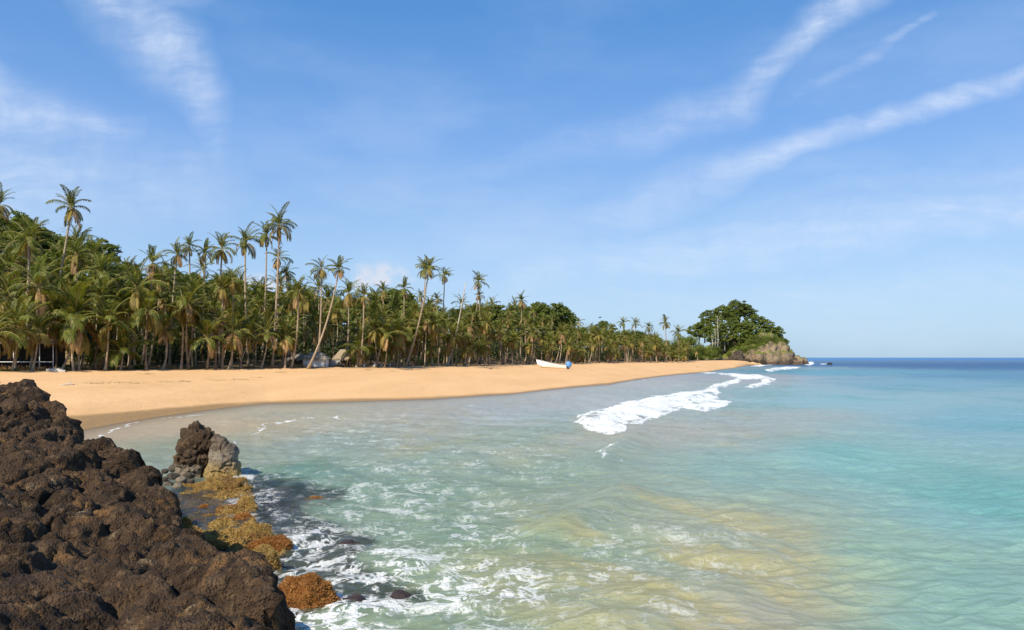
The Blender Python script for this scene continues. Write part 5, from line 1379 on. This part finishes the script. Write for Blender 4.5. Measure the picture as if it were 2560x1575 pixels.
Vv, T = ICO3; q = Vv*np.array([.58, .46, .62]); q[:, 0] += .18*(q[:, 2] > 0)*q[:, 2]*-1; q += Vv*0.07*fbm(Vv[:, 0]*3, Vv[:, 1]*3, Vv[:, 2]*3, 3, 5)[:, None]
link('motor_cover', mesh_from('motor_cover', q+np.array([Lb/2+.42, 0, .92]), T, [M['blue_tarp']]), boat, label='blue cloth cover bulging over the outboard motor')
mb = MB(); mb.box(Lb/2+.12, Lb/2+.5, -.12, .12, .12, .75); mb.tube([(Lb/2+.32, 0, .5), (Lb/2+.46, 0, .12)], [.10, .07], 8); mb.box(Lb/2+.3, Lb/2+.62, -.03, .03, .08, .2)
link('motor_leg', mb.mesh('motor_leg', [M['dark_metal']]), boat)

# flotsam, wrack and sticks on the sand
def on_sand(px, py):
    d = 100.0
    for _ in range(60): x = (px-1280)/F*d; d = 0.6*d+0.4*(H-gz(x, d))*F/(py-HZ)
    return (px-1280)/F*d, d
WR = []
def wrack(px, py, w_, seed, label, group='wrack clumps on the dry sand'):
    x, y = on_sand(px, py); z = gz(x, y); r = np.random.default_rng(seed)
    n = 90; p = np.stack([r.normal(0, w_, n), r.normal(0, .35, n), np.abs(r.normal(0.03, .045, n))], -1)
    a = r.normal(0, 1, (n, 3)); a[:, 2] *= .3; a /= np.linalg.norm(a, axis=1)[:, None]; b_ = np.cross(a, [0, 0, 1]); s = .10
    V_ = np.stack([p-a*s, p+b_*.02, p+a*s+np.array([0, 0, .03]), p-b_*.02], 1).reshape(-1, 3)
    WR.append(V_+np.array([x, y, z+.01]))
for i, (px, py, w_) in enumerate([(280, 958, 1.0), (400, 956, 1.0), (540, 952, 1.3), (232, 960, .6), (330, 960, .6), (365, 936, .5), (600, 950, .7), (455, 955, .4), (640, 945, .5), (980, 930, .4), (1480, 927, .6), (1560, 912, 1.6), (1640, 914, 1.5), (920, 926, .3), (1300, 918, .4), (700, 932, .4)]):
    wrack(px, py, w_, 700+i, '%s streak of dried brown wrack %s' % (['long', 'thin', 'broken', 'dark'][i % 4], 'on the sand below the left palms' if px < 350 else 'on the open sand left of the huts' if px < 750 else 'on the sand near the boat' if px < 1500 else 'at the far end of the beach'))
V_ = np.vstack(WR); link('sea_wrack', mesh_from('sea_wrack', V_, np.arange(len(V_)).reshape(-1, 4), [M['weed']], False), kind='stuff')
for i, (px, py, L_, lab) in enumerate([(168, 964, 1.1, 'pale driftwood stick lying on the sand above the dark outcrop'), (1226, 924, .7, 'small dark stump of driftwood on the open sand left of the boat'), (1743, 918, .5, 'tiny upright stick in the sand near the headland')]):
    x, y = on_sand(px, py); mb = MB(); zz = gz(x, y)
    mb.tube([(-L_/2, 0, .04), (-L_*.1, .05, .10), (L_*.3, 0, .12), (L_/2, .1, .22 if i else .08)], [.05, .07, .06, .03], 7)
    mb.tube([(L_*.1, 0, .1), (L_*.25, .1, .34)], [.04, .015], 6)
    link('driftwood', mb.mesh('driftwood', [M['drift'] if i == 0 else M['bark_dark']]), loc=(x, y, zz), rot=(0, 0, .2), label=lab, category='driftwood')

# bird gliding over the gap in the ridge
d = 150; x, y = pos(1500, d); z = H+(HZ-794)/F*d
bird = thing('sea_bird', 'dark sea bird gliding low over the dip between ridge and far palms', 'bird', (x, y, z), .4)
Vv, T = ico(3); link('body', mesh_from('body', Vv*np.array([.30, .07, .07])+np.array([0, 0, 0]), T, [M['feather']]), bird)
for sg in (-1, 1):
    v = [(.10, sg*.05, .03), (-.08, sg*.05, .03), (.12, sg*.38, .16), (-.06, sg*.38, .17), (-.02, sg*.85, .10), (.10, sg*.05, .0), (-.08, sg*.05, .0), (.12, sg*.38, .14), (-.06, sg*.38, .15)]
    mb = MB(); mb.add(v, [(0, 1, 3, 2), (5, 7, 8, 6), (0, 2, 7, 5), (1, 6, 8, 3)], [(2, 3, 4), (7, 4, 8), (2, 4, 7), (3, 8, 4)]); link('wing', mb.mesh('wing', [M['feather']], False), bird)
mb = MB(); mb.add([(-.26, -.04, 0), (-.26, .04, 0), (-.46, .09, .01), (-.46, -.09, .01), (-.3, 0, .03)], [(0, 1, 2, 3)], [(0, 4, 1)]); link('tail', mb.mesh('tail', [M['feather']], False), bird)
print('objects', len(bpy.data.objects), 'tris', sum(len(m_.loops)-2*len(m_.polygons) for m_ in bpy.data.meshes))
